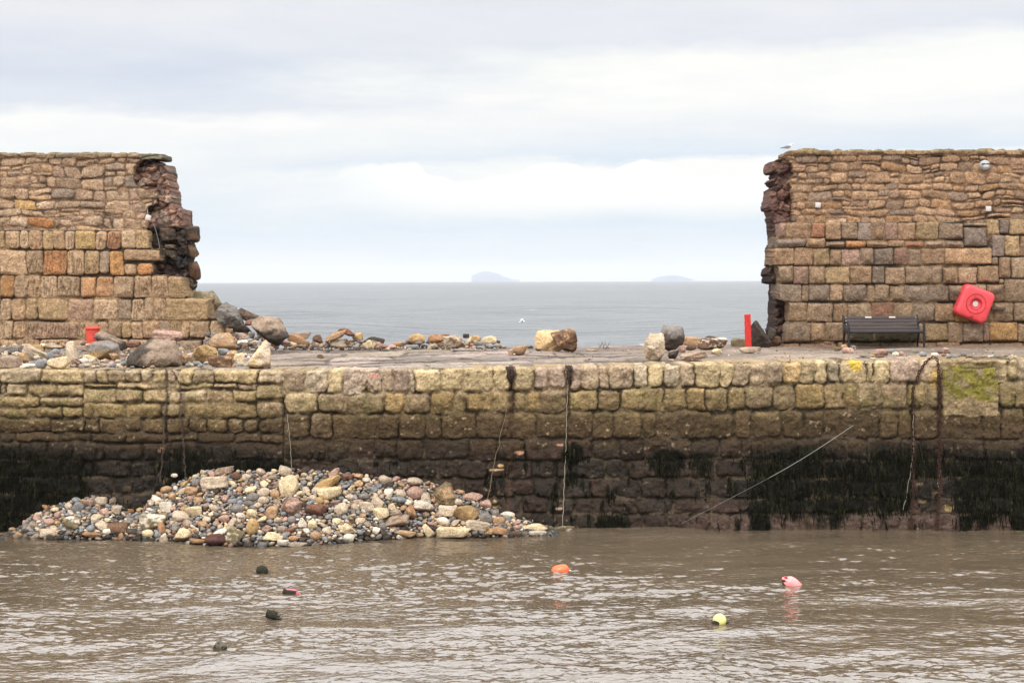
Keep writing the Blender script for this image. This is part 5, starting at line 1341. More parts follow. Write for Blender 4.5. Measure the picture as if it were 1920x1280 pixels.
def rope(pts_px, label, rad=.008, mat=None, off=.04, jit=.6, name='rope', pts3=None):
    g = Geo(); pth = np.array(pts3 if pts3 is not None else wall_path(pts_px, off, jit=jit))
    for _ in range(4): pth[1:-1, 1] = (pth[:-2, 1] + pth[1:-1, 1] + pth[2:, 1]) / 3
    g.tube(pth, rad, 6); return tag(g.build(name, mat or M_ROPE), label, 'rope', 'ropes hanging on the quay')
rope([(1066, 700), (1063, 760), (1061, 840), (1058, 900), (1056, 960), (1054, 988)], 'straight pale rope hanging from the dark weed tuft down to the lone stone', .0055)
rope([(538, 776), (541, 800), (544, 830), (546, 860), (547, 880)], 'thin pale rope hanging below the straight joint to the top of the stone heap', .0042)
rope([(953, 752), (946, 785), (937, 815), (937, 834), (930, 850), (925, 875), (921, 900), (918, 918), (914, 935)], 'thin brown rope drifting left down the wall from the brown weed clump', .0045, M_ROPED)
rope([(1713, 762), (1712, 800), (1713, 842), (1709, 870), (1705, 900), (1698, 935), (1694, 955)], 'thin pale rope hanging with the chain below the left foot of the chain loop', .0042)
rope([(1758, 860), (1763, 882), (1759, 900), (1761, 930)], 'short frayed greenish rope caught on the thick chain above the weed', .005, M_ROPEG)
q0, q1, q2 = P(1600, 797, YQ - .14), P(1388, 924, YQ - .30), P(1278, 981, YQ - .34)
rope(None, 'taut pale line running diagonally down the wall into the water', [.0036] * 22 + [.0015] * 22, M_ROPEG, pts3=[lerp(q0, q1, t) + np.array([0, 0, -.05 * math.sin(math.pi * t)]) for t in np.linspace(0, 1, 30)] + [lerp(q1, q2, t) for t in np.linspace(0.03, 1, 14)])
def tuft(px, py0, py1, w, n, label, seed):
    r_ = random.Random(seed); g = Geo()
    for _ in range(n):
        a = px + r_.gauss(0, w * .4); b = r_.uniform(py0, py0 + 10); L_ = r_.uniform(.3, 1) * (py1 - b)
        pth = [P(a + r_.gauss(0, 1.2) * k / 3 + (px - a) * k * .12, b + L_ * k / 4, YQ - .05 - .05 * r_.random() - .05 * math.sin(k)) for k in range(5)]
        g.tube(pth, [.007, .010, .009, .006, .002], 4)
    # the part lying on the deck
    for _ in range(n // 3):
        a = px + r_.uniform(-w, w * .6); g.tube([P(a, py0 + 1, YQ + .1), P(a + r_.uniform(-3, 3), py0 - 1, YQ + .02), P(a, py0 + 4, YQ - .06)], .008, 4)
    return tag(g.build('weed_clump', M_WEEDB), label, 'seaweed', 'dead weed clumps at the quay edge')
tuft(957, 688, 722, 9, 60, 'brown weed clump hanging over the quay edge above the brown rope', 3)
tuft(1067, 686, 726, 6, 50, 'dark weed tuft over the quay edge at the head of the straight pale rope', 4)

# ------------------------------------------------------------------ bench
def wp(px, py, Y): return P(px, py, Y)
BY = 31.55; sB = BY / F
bz = float(deckz(P(1655, 640, BY)[0], BY)); xl, xr = P(1585, 640, BY)[0], P(1725, 640, BY)[0]; bx = (xl + xr) / 2; bw = xr - xl
bench = empty('park_bench', (bx, BY, bz), 'dark slatted bench with two small white plaques against the right wall', 'bench')
H = 57.5 * sB
def slat(zc, yc, tilt, name='back_slat', w=.066, t=.030):
    g = Geo(); rot = Matrix.Rotation(tilt, 3, 'X')
    g.box((0, yc, zc), (bw - .05, t, w), rot, .007); return g.build(name, M_BENCH, bench)
bk = []
for k in range(5):
    zz = H - .035 - k * .073; bk.append(slat(zz, .20 - k * .030 + (.012 if k == 4 else 0), R(-14)))
for dxx in (-24, 21):
    g = Geo(); g.box((dxx * sB, .158, H - .030), (12 * sB, .006, .030), Matrix.Rotation(R(-14), 3, 'X'), .0015); g.build('plaque', M_WHITE, bench)
for k in range(5):
    g = Geo(); g.box((0, .05 - k * .078, .345 + (.006 * abs(k - 2)) - (.012 if k == 4 else 0)), (bw - .05, .060, .030), None, .008); g.build('seat_slat', M_BENCH, bench)
g = Geo(); g.tube([(-bw / 2 + .03, -.31, .325), (bw / 2 - .03, -.31, .325)], .024, 12); g.build('front_rail', M_BFRAME, bench)
for sx in (-1, 1):
    X0 = sx * bw / 2
    g = Geo(); g.tube([(X0, .235, H + .02), (X0, .20, H - .12), (X0, .13, .40), (X0, .10, .30), (X0, .16, .14), (X0, .20, 0)], [.020, .022, .026, .028, .025, .022], 10); g.build('rear_leg', M_BFRAME, bench)
    g = Geo(); g.tube([(X0, .12, .50), (X0, 0, .53), (X0, -.18, .525), (X0, -.29, .49), (X0, -.31, .40), (X0, -.30, .2), (X0, -.32, 0)], [.018, .020, .022, .024, .028, .026, .024], 10); g.build('armrest_leg', M_BFRAME, bench)
    g = Geo(); g.tube([(X0, .10, .32), (X0, -.1, .315), (X0, -.30, .325)], .022, 8); g.build('seat_frame', M_BFRAME, bench)
    for k in (0, 1, 2, 4) if sx < 0 else (0, 4):
        g = Geo(); v_, f_ = lathe([(.001, .012), (.009, .008), (.010, 0)], 8, 'y'); g.add(([np.array(p_) + np.array([X0 - sx * .045, .165 - k * .030, H - .035 - k * .073]) for p_ in v_], f_)); g.build('bolt', M_WHITE, bench)
# ------------------------------------------------------------------ lifebuoy case
LY = YW - .16; sL = LY / F; lc = P(1827, 569.5, LY)
case = empty('lifebuoy_case', tuple(lc), 'tilted square red lifebuoy case with a white centre dot on the right wall', 'lifebuoy case', rot=(0, R(21), 0))
def rsq(hw, rc, y, n=10):
    out = []
    for qx, qz, a0 in ((1, 1, 0), (-1, 1, 90), (-1, -1, 180), (1, -1, 270)):
        for k in range(n + 1):
            a = R(a0 + 90 * k / n); out.append((qx * (hw - rc) + rc * math.cos(a), y, qz * (hw - rc) + rc * math.sin(a)))
        ea = R(a0 + 90); e0 = np.array(out[-1]); dr = np.array([-math.sin(ea - math.pi / 2 + math.pi / 2) , 0, math.cos(ea)]); L_ = 2 * (hw - rc)
        for k in range(1, 8): out.append(tuple(e0 + dr * L_ * k / 8))
    return out
hw = 31.0 * sL
rings = [(hw * .93, hw * .30, .15), (hw * .99, hw * .32, .13), (hw, hw * .33, .05), (hw, hw * .33, .0), (hw * .985, hw * .33, -.05), (hw * .95, hw * .31, -.085), (hw * .90, hw * .29, -.105), (hw * .82, hw * .27, -.115)]
V_, F_ = [], []
for a, b, c in rings: V_ += rsq(a, b, c)
m = 72
for i in range(len(rings) - 1):
    for k in range(m): k2 = (k + 1) % m; F_.append((i * m + k2, i * m + k, (i + 1) * m + k, (i + 1) * m + k2))
F_.append(tuple(range(m)))
# front face: rounded square blended to circles, grooved and with a dished middle
face = [(.62, -.120), (.60, -.113), (.585, -.113), (.57, -.121), (.36, -.124), (.335, -.118), (.33, -.075), (.27, -.068), (.10, -.066)]
last = (len(rings) - 1) * m
sq_dirs = [math.atan2(p_[2], p_[0]) for p_ in rsq(1, .32, 0)]
for r_, y_ in face:
    st_ = len(V_)
    for a in sq_dirs: V_.append((r_ * hw * math.cos(a), y_, r_ * hw * math.sin(a)))
    for k in range(m): k2 = (k + 1) % m; F_.append((last + k2, last + k, st_ + k, st_ + k2))
    last = st_
F_.append(tuple(last + k for k in range(m))[::-1])
g = Geo(); g.add((V_, F_)); g.build('case_shell', M_RED, case)
g = Geo(); g.add(lathe([(.001, .082), (5.2 * sL, .080), (5.4 * sL, .064)], 24, 'y')); g.build('centre_badge', M_WHITE, case)
for rr_ in (.585, .345):
    g = Geo(); g.tube([(rr_ * hw * math.cos(a), -.1215, rr_ * hw * math.sin(a)) for a in np.linspace(0, 2 * math.pi, 41)], .0065 if rr_ > .5 else .009, 6); g.build('groove_shade', M_REDIN, case)  # dark red rings put the shade of the moulded grooves into colour
for a in (22, 112, 202, 292):
    g = Geo(); r0, r1 = .37 * hw, .56 * hw; aa = R(a + 10)
    g.box(((r0 + r1) / 2 * math.cos(aa), -.1235, (r0 + r1) / 2 * math.sin(aa)), (r1 - r0, .004, .008), Matrix.Rotation(-aa, 3, 'Y')); g.build('rib', M_REDIN, case)
g = Geo(); g.box((0, -.118, -.80 * hw), (.07, .02, .05), None, .006); g.box((.03, -.125, -.76 * hw), (.012, .02, .05), None, .003); g.build('latch', M_REDIN, case)
for k, (a, b, w_, rt) in enumerate(((1869, 545, 26, -14), (1794, 548, 22, 6), (1872, 578, 26, 2))):
    p_ = P(a, b, YW - .10); g = Geo(); g.box((0, 0, 0), (w_ * sL, .05, 5 * sL), Matrix.Rotation(R(rt), 3, 'Y'), .006)
    tag(g.build('bracket', M_TIMB, None, loc=tuple(p_)), ['dark weathered batten stub at the upper right of the lifebuoy case', 'dark weathered batten stub at the upper left of the lifebuoy case', 'dark weathered batten stub at the lower right of the lifebuoy case'][k], 'bracket', 'wall battens behind the lifebuoy case')
# ------------------------------------------------------------------ red bollard, red post
p_ = P(174, 641, 31.6); s_ = 31.6 / F
g = Geo(); g.add(lathe([(11.8 * s_, 0), (12 * s_, .10), (12.6 * s_, 25 * s_), (12.6 * s_, 26 * s_)], 28))
bo = empty('red_bollard', tuple(p_ + np.array([0, 0, -.02])), 'red round bollard with an overhanging cap, half hidden by stones at left', 'bollard')
g.build('bollard_body', M_REDB, bo)
g = Geo(); g.add(lathe([(12.6 * s_, 25.8 * s_), (14.4 * s_, 26 * s_), (14.8 * s_, 28 * s_), (13.6 * s_, 29.6 * s_), (10 * s_, 31.6 * s_), (.01, 32.6 * s_)], 28)); g.build('bollard_cap', M_REDB, bo)
p_ = P(1403, 652, 31.7); s_ = 31.7 / F; g = Geo(); V_, F_ = [], []
for i, t in enumerate(np.linspace(0, 1, 12)):
    ww, dd = 5.6 * s_ * (1 - .06 * t), 5 * s_
    for (a, b) in ((-1, -.8), (-.8, -1), (.8, -1), (1, -.8), (1, .8), (.8, 1), (-.8, 1), (-1, .8)):
        V_.append((a * ww + .004 * math.sin(i * 2.3 + a) - .02 * t, b * dd, t * 62.5 * s_ + (.012 * math.sin(a * 3) if i == 11 else 0)))
for i in range(11):
    for k in range(8): k2 = (k + 1) % 8; F_.append((i * 8 + k, i * 8 + k2, (i + 1) * 8 + k2, (i + 1) * 8 + k))
F_.append(tuple(range(8))[::-1]); F_.append(tuple(88 + k for k in range(8)))
g.add((V_, F_)); tag(g.build('red_post', M_REDPOST, None, loc=tuple(p_)), 'upright bright red painted post at the gap near the right wall', 'post')
# ------------------------------------------------------------------ wall lamp, junction boxes
p_ = P(1846, 310, YW + .14); s_ = YW / F
lp = empty('wall_lamp', tuple(p_), 'round grey bulkhead lamp high on the right wall', 'lamp')
g = Geo(); g.add(lathe([(9.4 * s_, -.06), (9.6 * s_, .02), (9.0 * s_, .06), (7.6 * s_, .085), (.5 * s_, .10)], 26, 'y')); g.build('lamp_body', M_LAMP, lp)
g = Geo(); v_, f_ = lathe([(6.8 * s_, .06), (6.0 * s_, .108), (3.5 * s_, .128), (.3 * s_, .134)], 22, 'y'); g.add(([(a, b, c * .72 - .015) for a, b, c in v_], f_)); g.build('lamp_glass', M_LENS, lp)
g = Geo(); g.add(([(a * 1.0, b, c) for a, b, c in [(-8 * s_, -.09, .022), (8 * s_, -.09, .022), (8 * s_, -.14, .010), (-8 * s_, -.14, .010), (-8 * s_, -.09, .036), (8 * s_, -.09, .036), (8 * s_, -.14, .024), (-8 * s_, -.14, .024)]], [(0, 1, 2, 3), (7, 6, 5, 4), (0, 4, 5, 1), (3, 2, 6, 7), (0, 3, 7, 4), (1, 5, 6, 2)])); g.build('lamp_visor', M_BFRAME, lp)
for a, b, rt, Yb, lb in ((1533.5, 384.5, 3, YW + .12, 'white square junction box on the right wall near its broken end'), (1853, 391.5, 0, YW + .12, 'white square junction box on the right wall below the round lamp'), (278, 408, 12, YW + .12, 'white box dangling on a wire at the broken edge of the left wall')):
    g = Geo(); g.box((0, 0, 0), (.115, .07, .115), Matrix.Rotation(R(rt), 3, 'Y'), .012); g.box((0, -.036, 0), (.075, .008, .075), Matrix.Rotation(R(rt), 3, 'Y'), .003)
    tag(g.build('junction_box', M_WHITE, None, loc=tuple(P(a, b, Yb))), lb, 'junction box', 'white junction boxes on the walls')
g = Geo(); g.tube([P(276, 393, YW + .2), P(277, 400, YW + .14), P(279, 408, YW + .14)], .006, 5); g.tube([P(284, 412, YW + .1), P(291, 428, YW + .2), P(297, 450, YW + .3), P(303, 490, YW + .3)], .005, 5)
tag(g.build('cable', M_ROPEG), 'thin loose wire trailing from the dangling white box', 'cable')
g = Geo(); g.tube([P(322, 372, YW + .6), P(329, 374, YW + .55), P(336, 376, YW + .5)], .006, 5); tag(g.build('wire_stub', M_BFRAME), 'short wire sticking out from the ragged end of the left wall', 'wire')
# sprigs on the deck edge
for k, a in enumerate((1123, 1131, 1137)):
    g = Geo(); r_ = random.Random(k); b0 = P(a, 653, 32.4)
    for j in range(3):
        t_ = np.array([r_.uniform(-.05, .10), 0, r_.uniform(.08, .19)]); g.tube([b0 + np.array([r_.uniform(-.03, .03), 0, -.03]), b0 + t_ * .5 + np.array([.01, 0, 0]), b0 + t_], [.005, .004, .0015], 4)
    tag(g.build('grass_sprig', M_GRASS), ['leftmost dry sprig growing from the back edge of the deck', 'middle dry sprig growing from the back edge of the deck', 'rightmost dry sprig growing from the back edge of the deck'][k], 'plant', 'dry sprigs on the deck edge')
# ------------------------------------------------------------------ gulls
def loft(secs, nseg=14):
    """secs: (x, z, half width y, half height z)"""
    V_, F_ = [], []
    for x, z, wy, hz in secs:
        for k in range(nseg):
            a = 2 * math.pi * k / nseg; V_.append((x, wy * math.cos(a), z + hz * math.sin(a)))
    for i in range(len(secs) - 1):
        for k in range(nseg): k2 = (k + 1) % nseg; F_.append((i * nseg + k, (i + 1) * nseg + k, (i + 1) * nseg + k2, i * nseg + k2))
    F_.append(tuple(range(nseg))); F_.append(tuple((len(secs) - 1) * nseg + k for k in range(nseg))[::-1])
    return V_, F_
gp = P(1478, 281.0, YW + .5)
gull = empty('gull', tuple(gp), 'grey-backed gull standing on top of the right wall end, facing right', 'gull')
g = Geo(); g.add(loft([(-.15, .055, .004, .004), (-.13, .056, .022, .012), (-.09, .062, .038, .028), (-.04, .072, .052, .045), (.01, .082, .056, .052), (.05, .095, .048, .050), (.075, .120, .032, .036), (.088, .143, .024, .026), (.105, .152, .024, .025), (.122, .149, .016, .016), (.130, .147, .006, .006)]))
for sy in (-.02, .02): g.tube([(.0, sy, .05), (.005, sy, .02), (.0, sy, 0), (.025, sy, -.002)], [.006, .005, .005, .003], 6)
g.build('gull_body', M_GULLW, gull)
for sy in (-1, 1):
    g = Geo(); g.add(loft([(-.225, .052, .003, .004), (-.19, .054, .008, .010), (-.12, .066, .010, .022), (-.05, .084, .012, .032), (.02, .092, .012, .032), (.055, .095, .006, .016)])); v_ = [(a, b + sy * .047, c) for a, b, c in g.v]; g.v = [np.array(q_) for q_ in v_]; g.build('wing', M_GULLG, gull)
g = Geo(); g.tube([(.126, 0, .148), (.150, 0, .145), (.163, 0, .139)], [.007, .005, .002], 6); g.build('beak', M_GULLB, gull); gull.scale = (.80, .80, .80)
fp = P(978, 603.5, 70.0)
fg = empty('gull', tuple(fp), 'small white gull flying low over the sea beyond the gap', 'gull')
g = Geo(); g.add(loft([(-.22, 0, .005, .003), (-.14, 0, .035, .02), (0, .0, .07, .06), (.12, .02, .055, .05), (.18, .035, .04, .04), (.24, .03, .008, .008)])); g.build('gull_body', M_GULLW, fg)
for sy in (-1, 1):
    V_ = [(-.09, sy * .04, .03), (.09, sy * .04, .03), (.13, sy * .28, .17), (-.03, sy * .28, .17), (.02, sy * .58, .10), (-.08, sy * .60, .09)]
    V_ = [np.array(q_) for q_ in V_] + [np.array(q_) + np.array([0, 0, .014]) for q_ in V_]
    g = Geo(); g.add((V_, [(0, 1, 2, 3), (3, 2, 4, 5), (9, 8, 7, 6), (11, 10, 8, 9), (0, 6, 7, 1), (1, 7, 8, 2), (2, 8, 10, 4), (4, 10, 11, 5), (5, 11, 9, 3), (3, 9, 6, 0)])); g.build('wing', M_GULLW, fg)

fg.scale = (.72, .72, .72)
# ------------------------------------------------------------------ floats in the harbour
def waterpt(px, py):
    d = P(px, py, 1.0); Y = -ZC / (d[2] - ZC); return np.array([d[0] * Y, Y, 0.0]), Y / F
M_ORG = mat_plain('orange_buoy_plastic', (.78, .13, .035), .35, 0, .08, .1, .5, 8, ((.05, .03, .02), .72))
M_PINK = mat_plain('faded_pink_plastic', (.86, .28, .27), .4, 0, .06, .08, .5, 8)
M_YEL = mat_plain('yellow_buoy_plastic', (.64, .58, .20), .4, 0, .07, .1, .5, 8)
M_DRK = mat_plain('weedy_black_plastic', (.026, .025, .016), .85, 0, .5, .6, .12, 30, ((.06, .06, .035), .62))
M_FOUL = mat_plain('fouling_weed', (.025, .02, .012), .8, 0, .5, .8, .3, 50)
M_GREYC = mat_plain('dirty_grey_plastic', (.115, .098, .070), .75, 0, .4, .4, .15, 30, ((.02, .018, .012), .50))
# orange float
c_, s_ = waterpt(1051, 1071); t_ = empty('buoy', tuple(c_), 'orange plastic buoy floating near the centre of the harbour', 'buoy')
g = Geo(); pr = [(.3, -19), (5, -18.2), (9, -15.5), (11.2, -10), (11.8, -2), (11.2, 6), (9.4, 11), (6, 14), (.3, 15)]
v_, f_ = lathe([(a * s_, b * s_) for a, b in pr], 28); rt = Matrix.Rotation(R(78), 3, 'Y'); g.add(([np.array(rt @ Vector(q_)) + np.array([.01, 0, 2.0 * s_]) for q_ in v_], f_)); g.build('buoy_body', M_ORG, t_)
g = Geo(); g.tube([(-15 * s_, -.06, 0), (-10 * s_, -.09, -.03), (0, -.10, -.02), (10 * s_, -.09, -.015), (16 * s_, -.03, 0)], [.012, .02, .014, .018, .012], 7); g.build('weed_fringe', M_FOUL, t_)
g = Geo(); g.add(lathe([(2.4 * s_, 0), (3 * s_, 2 * s_), (1.4 * s_, 3 * s_)], 10)); g.v = [q_ + np.array([17.5 * s_, 0, .5 * s_]) for q_ in g.v]; g.build('buoy_eye', M_WHITE, t_)
# pink container with moulded handles
c_, s_ = waterpt(1484, 1099); t_ = empty('container_float', tuple(c_), 'pink plastic container with moulded handle holes, tilted in the water at right', 'float')
V0, F0 = ico(4); X = V0.copy(); ax = X[:, 0]
body = np.stack([X[:, 0] * 20, X[:, 1] * 12, X[:, 2] * 12.5], 1)
body[:, 0] = np.sign(body[:, 0]) * 20 * np.abs(X[:, 0]) ** .8
k_ = sstep(-4, -18, body[:, 0]); body[:, 2] *= 1 - .42 * k_; body[:, 1] *= 1 - .35 * k_
for (hx_, hz_, rr_) in ((-14.5, 4.0, 3.0), (-13.5, -2.8, 2.2)):
    dd = np.hypot((body[:, 0] - hx_) / 1.15, body[:, 2] - hz_); body[:, 1] += np.where(X[:, 1] < 0, 1, 0) * 6.5 * sstep(rr_ + 1.0, rr_ - .8, dd)
rt = np.array(Matrix.Rotation(R(32), 3, 'Y')); bodyw = (body * s_) @ rt.T + np.array([-.005, 0, 6.0 * s_])
np_mesh('container_body', bodyw, F0, M_PINK, t_)
for (hx_, hz_, rr_) in ((-14.5, 4.0, 2.6), (-13.5, -2.8, 1.9)):
    v_, f_ = lathe([(rr_ * s_, 0), (rr_ * .6 * s_, .006), (.001, .007)], 14, 'y'); g = Geo(); g.add(([rt @ (np.array(q_) + np.array([hx_ * s_, -1.6 * s_, hz_ * s_])) + np.array([0, 0, 6 * s_]) for q_ in v_], f_)); g.build('handle_hole', mat_plain('dark_pink_recess', (.30, .03, .05), .6) if hz_ > 0 else M_BLACK, t_)
g = Geo(); g.tube([rt @ np.array([-19.5 * s_, 0, 0]) + np.array([0, 0, 6 * s_]), rt @ np.array([-15 * s_, -.05, -8.5 * s_]) + np.array([0, 0, 6 * s_]), rt @ np.array([-4 * s_, -.06, -12.6 * s_]) + np.array([0, 0, 6 * s_])], [.008, .012, .012], 6); g.build('moulded_edge', M_FOUL, t_)
g = Geo(); g.tube([(12 * s_, 0, 8 * s_), (17 * s_, 0, 2 * s_), (21 * s_, 0, -1 * s_)], [.02, .03, .01], 7); g.build('container_lip', M_PINK, t_)
# yellow ball
c_, s_ = waterpt(1349, 1169); t_ = empty('buoy', tuple(c_), 'pale yellow ball buoy with black weed on its sides, lower right', 'buoy')
g = Geo(); a_, b_ = ico(4); g.add(([q_ * 12.8 * s_ + np.array([0, 0, 6.8 * s_]) for q_ in a_], [tuple(x) for x in b_])); g.build('ball', M_YEL, t_)
for (xx, zz, w_, h_) in ((-9, 1.5, 8, 7), (13.5, .5, 5, 4.2), (-3, -1, 6, 3.5)):
    v_, f_, q_ = rock_geo(w_ * 2 * s_, h_ * 2 * s_, w_ * 1.4 * s_, 'soft', int(40 + xx), None, 3, .12); np_mesh('weed_growth', v_ + np.array([xx * s_, -8.0 * s_ if abs(xx) < 12 else -2 * s_, zz * s_]), f_, M_FOUL, t_)
# grey hump
c_, s_ = waterpt(491, 1071); t_ = empty('buoy', tuple(c_), 'dark weedy hump-shaped buoy nearest the stone heap', 'buoy')
v_, f_, q_ = rock_geo(24 * s_, 22 * s_, 20 * s_, 'round', 77, None, 4, .07); np_mesh('buoy_body', v_ + np.array([0, 0, 2 * s_]), f_, M_DRK, t_)
g = Geo(); g.tube([(-8 * s_, 0, 2 * s_), (-12 * s_, 0, 1 * s_), (-15 * s_, -.02, -.5 * s_)], [.012, .012, .01], 6); g.build('mooring_line', M_ROPED, t_)
def can(px, py, L_, r_, rt_, body, endm, label, name='container_float', neck=True, endlen=.2):
    c_, s_ = waterpt(px, py); t_ = empty(name, tuple(c_), label, 'float'); rm = np.array(Matrix.Rotation(R(rt_), 3, 'Y'))
    def put(sec, nm, m_):
        v2, f2 = loft([(a * s_, b * s_, c * s_, d * s_) for a, b, c, d in sec], 16); g = Geo(); g.add(([rm @ np.array(q_) + np.array([0, 0, 3.2 * s_]) for q_ in v2], f2)); return g.build(nm, m_, t_)
    put([(-L_ / 2, 0, .2, .2), (-L_ / 2 + .3, 0, r_ * .8, r_ * .9), (-L_ / 2 + 2, 0, r_ * .98, r_), (0, .3, r_, r_ * 1.02), (L_ / 2 - L_ * endlen, 0, r_ * .95, r_ * .9), (L_ / 2 - L_ * endlen + .5, 0, .3, .3)], 'container_body', body)
    put([(L_ / 2 - L_ * endlen - .5, 0, r_ * .85, r_ * .8), (L_ / 2 - L_ * endlen + 1.5, -.2, r_ * .75, r_ * .7), (L_ / 2 - 2, -.8, r_ * .45, r_ * .42), (L_ / 2, -1, r_ * .38, r_ * .35), (L_ / 2 + .2, -1, .1, .1)], 'container_neck', endm)
    return t_, s_, rm
t_, s_, rm = can(547, 1115, 34, 7.2, 6, M_DRK, mat_plain('crimson_plastic', (.42, .05, .08), .5), 'dark container float with a crimson end and top, left of centre', endlen=.25)
g = Geo(); g.box(tuple(rm @ np.array([-1 * s_, 0, 6.9 * s_]) + np.array([0, 0, 3.2 * s_])), (20 * s_, 8 * s_, 2.4 * s_), Matrix.Rotation(R(8), 3, 'Y'), .01); g.build('crimson_top', mat_plain('faded_crimson', (.50, .13, .17), .5), t_)
can(514, 1156, 31, 8, 16, M_DRK, M_GREYC, 'dark cylindrical float with a grubby pale end, below the crimson-ended one', endlen=.3)
t_, s_, rm = can(416, 1217, 30, 10, 34, M_GREYC, M_DRK, 'dirty grey cone-shaped float at the lower left', endlen=.35)
g = Geo(); g.tube([(-8 * s_, 0, 4 * s_), (-12 * s_, -.02, 3 * s_), (-14.5 * s_, -.02, 0)], [.010, .010, .006], 6); g.build('mooring_line', M_ROPED, t_)

# ------------------------------------------------------------------ harbour water
def axis(lo, hi, a, b, fine, grow=1.13):
    xs = list(np.arange(a, b, fine)); st_ = fine
    left = []; x = a
    while x > lo: st_ *= grow; x -= st_; left.append(x)
    st_ = fine; right = []; x = xs[-1]
    while x < hi: st_ *= grow; x += st_; right.append(x)
    return np.array(left[::-1] + xs + right)
wx = axis(-90, 90, -10.5, 10.5, .033); wy = axis(-60, 26.5, 14.6, 26.5, .026)
wy = wy[wy <= 26.55]
X, Y = np.meshgrid(wx, wy)
rough_ = .30 + .95 * sstep(-.35, .45, fbm(X / 4.2, Y / 1.5, None, 3, 811))
shelt = lerp(.55, 1.0, sstep(26.0, 22.5, Y))
_r1 = fbm(X / .23 + .5 * Y, Y / .125, None, 2, 801); _r2 = fbm(X / .12 - .4 * Y, Y / .075, None, 2, 803)
Z = rough_ * shelt * (.026 * (.30 - np.abs(_r1)) + .012 * _r1 + .016 * (.30 - np.abs(_r2))) + .042 * fbm(X / 1.4 - .3 * Y, Y / .60, None, 2, 802) + .09 * np.exp(-((X - 2.5) / .9) ** 2) * sstep(24.8, 26, Y) + .02 * sstep(25, 26, Y) * fbm(X / .6, Y, None, 2, 805) + .030 * np.sin((Y * 2.0 + .6 * X) + 2 * fbm(X / 5, Y / 3, None, 2, 804)) * .5
Z = Z * np.clip(1.2 - (np.abs(X) - 10) / 6, .0, 1) 
idx = np.arange(X.size).reshape(X.shape)
q = np.stack([idx[:-1, :-1].ravel(), idx[:-1, 1:].ravel(), idx[1:, 1:].ravel(), idx[1:, :-1].ravel()], 1)
def mat_water(name, base, base2, rough, bumps, spec=.5, caps=None, ior=1.4):
    m = bpy.data.materials.new(name); m.use_nodes = True
    N = NT(m.node_tree); m.node_tree.nodes.clear()
    geo = N.node('ShaderNodeNewGeometry'); pos = geo.outputs['Position']
    c = N.mix(N.smooth(N.noise(N.mapping(pos, (.25, .6, 1)), 1.0, 4, .6), .35, .65), base, base2)
    bs = N.node('ShaderNodeBsdfPrincipled')
    hsum = None
    for sc, s_, amp, det in bumps:
        n_ = N.m('MULTIPLY', N.noise(N.mapping(pos, sc), s_, det, .6, .3), amp); hsum = n_ if hsum is None else N.m('ADD', hsum, n_)
    b = N.node('ShaderNodeBump'); b.inputs['Strength'].default_value = 1.0; b.inputs['Distance'].default_value = 1.0
    N.link(hsum, b.inputs['Height']); N.link(b.outputs[0], bs.inputs['Normal'])
    if caps:
        k_ = N.smooth(N.noise(N.mapping(pos, caps[0]), caps[1], 5, .65), caps[2], caps[3]); c = N.mix(k_, c, caps[4])
        r_ = N.mix(k_, (rough,) * 3, (.9,) * 3); N.link(r_, bs.inputs['Roughness'])
    else: bs.inputs['Roughness'].default_value = rough
    N.link(c, bs.inputs['Base Color']); bs.inputs['IOR'].default_value = ior; bs.inputs['Specular IOR Level'].default_value = spec
    o = N.node('ShaderNodeOutputMaterial'); N.link(bs.outputs[0], o.inputs[0]); return m
M_HARB = mat_water('muddy_harbour_water', (.092, .069, .044), (.106, .080, .053), .03, [((3.2, 7, 3), 2.0, .012, 2)], 1.0, None, 1.6)
hw_ = np_mesh('harbour_water', np.stack([X.ravel(), Y.ravel(), Z.ravel()], 1), q, M_HARB)
tag(hw_, kind='structure')
hb = Geo(); hb.add(([(-95, -65, -3), (95, -65, -3), (95, 27, -3), (-95, 27, -3)], [(0, 1, 2, 3)])); tag(hb.build('harbour_bed', mat_plain('mud', (.12, .09, .06), .9)), kind='structure')

# ------------------------------------------------------------------ sea beyond, curved like the earth
RE = 6371000.0
ns, ncol = 560, 300
ysea = 34.6 * (17500 / 34.6) ** (np.linspace(0, 1, ns))
tcol = np.linspace(-1, 1, ncol)
Ys, Ts = np.meshgrid(ysea, tcol, indexing='ij')
Xs = Ts * (Ys * .52 + 60)
cell = Ys * .0112
Zs = np.zeros_like(Xs)
for wl, am, sd in ((3.2, .08, 1), (7, .34, 2), (16, .75, 3), (40, .9, 4)):
    f_ = sstep(.42, .16, np.maximum(cell, Xs * 0 + (Ys * .52 + 60) * 2 / ncol * .35) / wl)
    if f_.max() > 0: Zs += am * f_ * fbm(Xs / (wl * 1.9) + sd * 11 + .12 * Ys / wl, Ys / wl, None, 2, 900 + sd)
Zs = Zs * sstep(34, 48, Ys) - (Xs ** 2 + Ys ** 2) / (2 * RE)
idx = np.arange(Xs.size).reshape(Xs.shape)
q = np.stack([idx[:-1, :-1].ravel(), idx[:-1, 1:].ravel(), idx[1:, 1:].ravel(), idx[1:, :-1].ravel()], 1)
M_SEA = mat_water('grey_sea', (.062, .070, .074), (.085, .090, .090), .28, [((.12, .55, .3), 1.0, 1.1, 5), ((1.2, 3, 1.2), 1.0, .08, 3)], .5, ((.16, .8, 1), 1.0, .70, .75, (.72, .73, .73)))
tag(np_mesh('sea', np.stack([Xs.ravel(), Ys.ravel(), Zs.ravel()], 1), q, M_SEA), kind='structure')

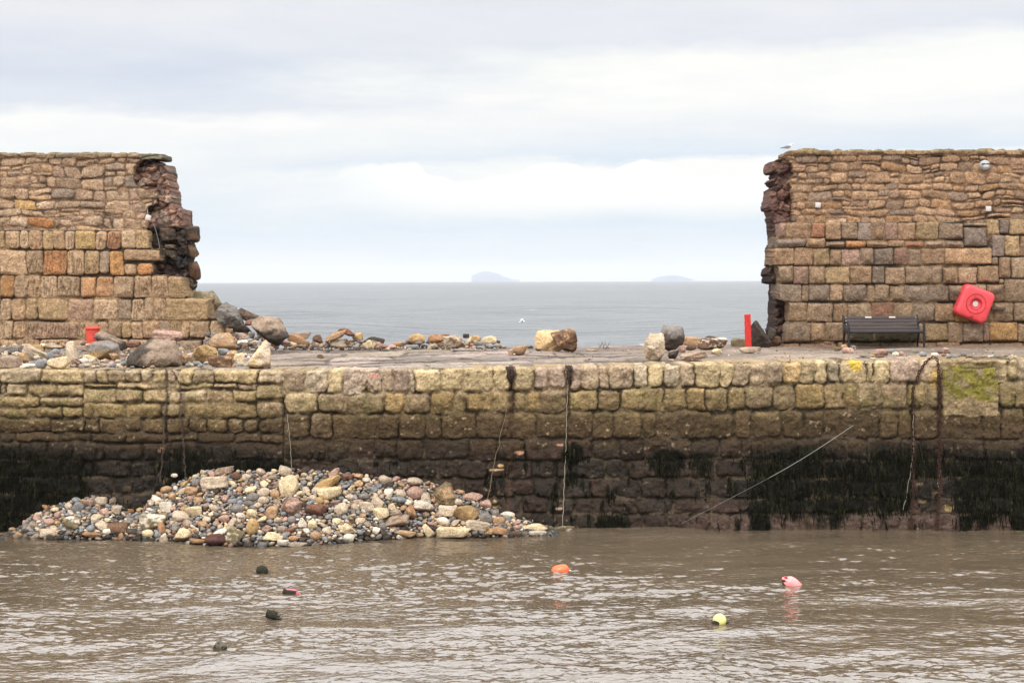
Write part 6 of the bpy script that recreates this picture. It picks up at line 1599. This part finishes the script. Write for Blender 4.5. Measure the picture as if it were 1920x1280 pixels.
# ------------------------------------------------------------------ islands on the horizon
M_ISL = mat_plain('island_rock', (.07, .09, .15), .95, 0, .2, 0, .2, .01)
def island(pts_px, Yd, seed):
    Yc = Yd; base = P(pts_px[0][0], 526, Yc)
    xs_ = np.array([P(a, 525, Yc)[0] for a, b in pts_px]); zs_ = np.array([P(a, 524 - (524 - b) * .88, Yc)[2] for a, b in pts_px])
    gx = np.linspace(xs_[0], xs_[-1], 90); wid = (xs_[-1] - xs_[0]) * .55
    gy = np.linspace(-wid / 2, wid / 2, 28); GX, GY = np.meshgrid(gx, gy)
    bed = -Yc ** 2 / (2 * RE) - 6
    top_ = np.interp(gx, xs_, zs_)[None, :]; e = np.clip(1 - (np.abs(GY) / (wid / 2)) ** 3, 0, 1)
    GZ = bed + (top_ - bed) * e * (1 + .05 * fbm(GX / 60, GY / 60, None, 3, seed) * e)
    ed = np.minimum(gx - gx[0], gx[-1] - gx)[None, :]; GZ = np.where(ed < 1, bed, GZ)
    ii_ = np.arange(GX.size).reshape(GX.shape); qq = np.stack([ii_[:-1, :-1].ravel(), ii_[:-1, 1:].ravel(), ii_[1:, 1:].ravel(), ii_[1:, :-1].ravel()], 1)
    o = np_mesh('island', np.stack([GX.ravel(), (GY + Yc).ravel(), GZ.ravel()], 1), qq, M_ISL); tag(o, kind='structure'); return o
island([(883.5, 524), (885, 515), (893, 512), (902, 507), (916, 506.5), (922, 509), (934, 511), (944, 518), (958, 523), (975, 525)], 15000, 3)
island([(1222, 524), (1232, 519), (1240, 516.5), (1256, 515.5), (1270, 515.5), (1280, 518), (1290, 521), (1300, 523.5)], 14600, 4)

# ------------------------------------------------------------------ haze
hz = Geo(); z0_, z1_ = -60.0, 150.0
cx_, cy_ = 0.0, 8800.0; hz.box((cx_, cy_, (z0_ + z1_) / 2), (21000, 18200, z1_ - z0_))
mh = bpy.data.materials.new('sea_haze'); mh.use_nodes = True; N = NT(mh.node_tree); mh.node_tree.nodes.clear()
pv = N.node('ShaderNodeVolumePrincipled'); pv.inputs['Color'].default_value = (.90, .95, 1.0, 1); pv.inputs['Density'].default_value = .92e-4; pv.inputs['Anisotropy'].default_value = 0.2
no = N.node('ShaderNodeOutputMaterial'); N.link(pv.outputs[0], no.inputs['Volume'])
tag(hz.build('haze', mh, smooth=False), kind='stuff')
print('objects', len(bpy.data.objects))
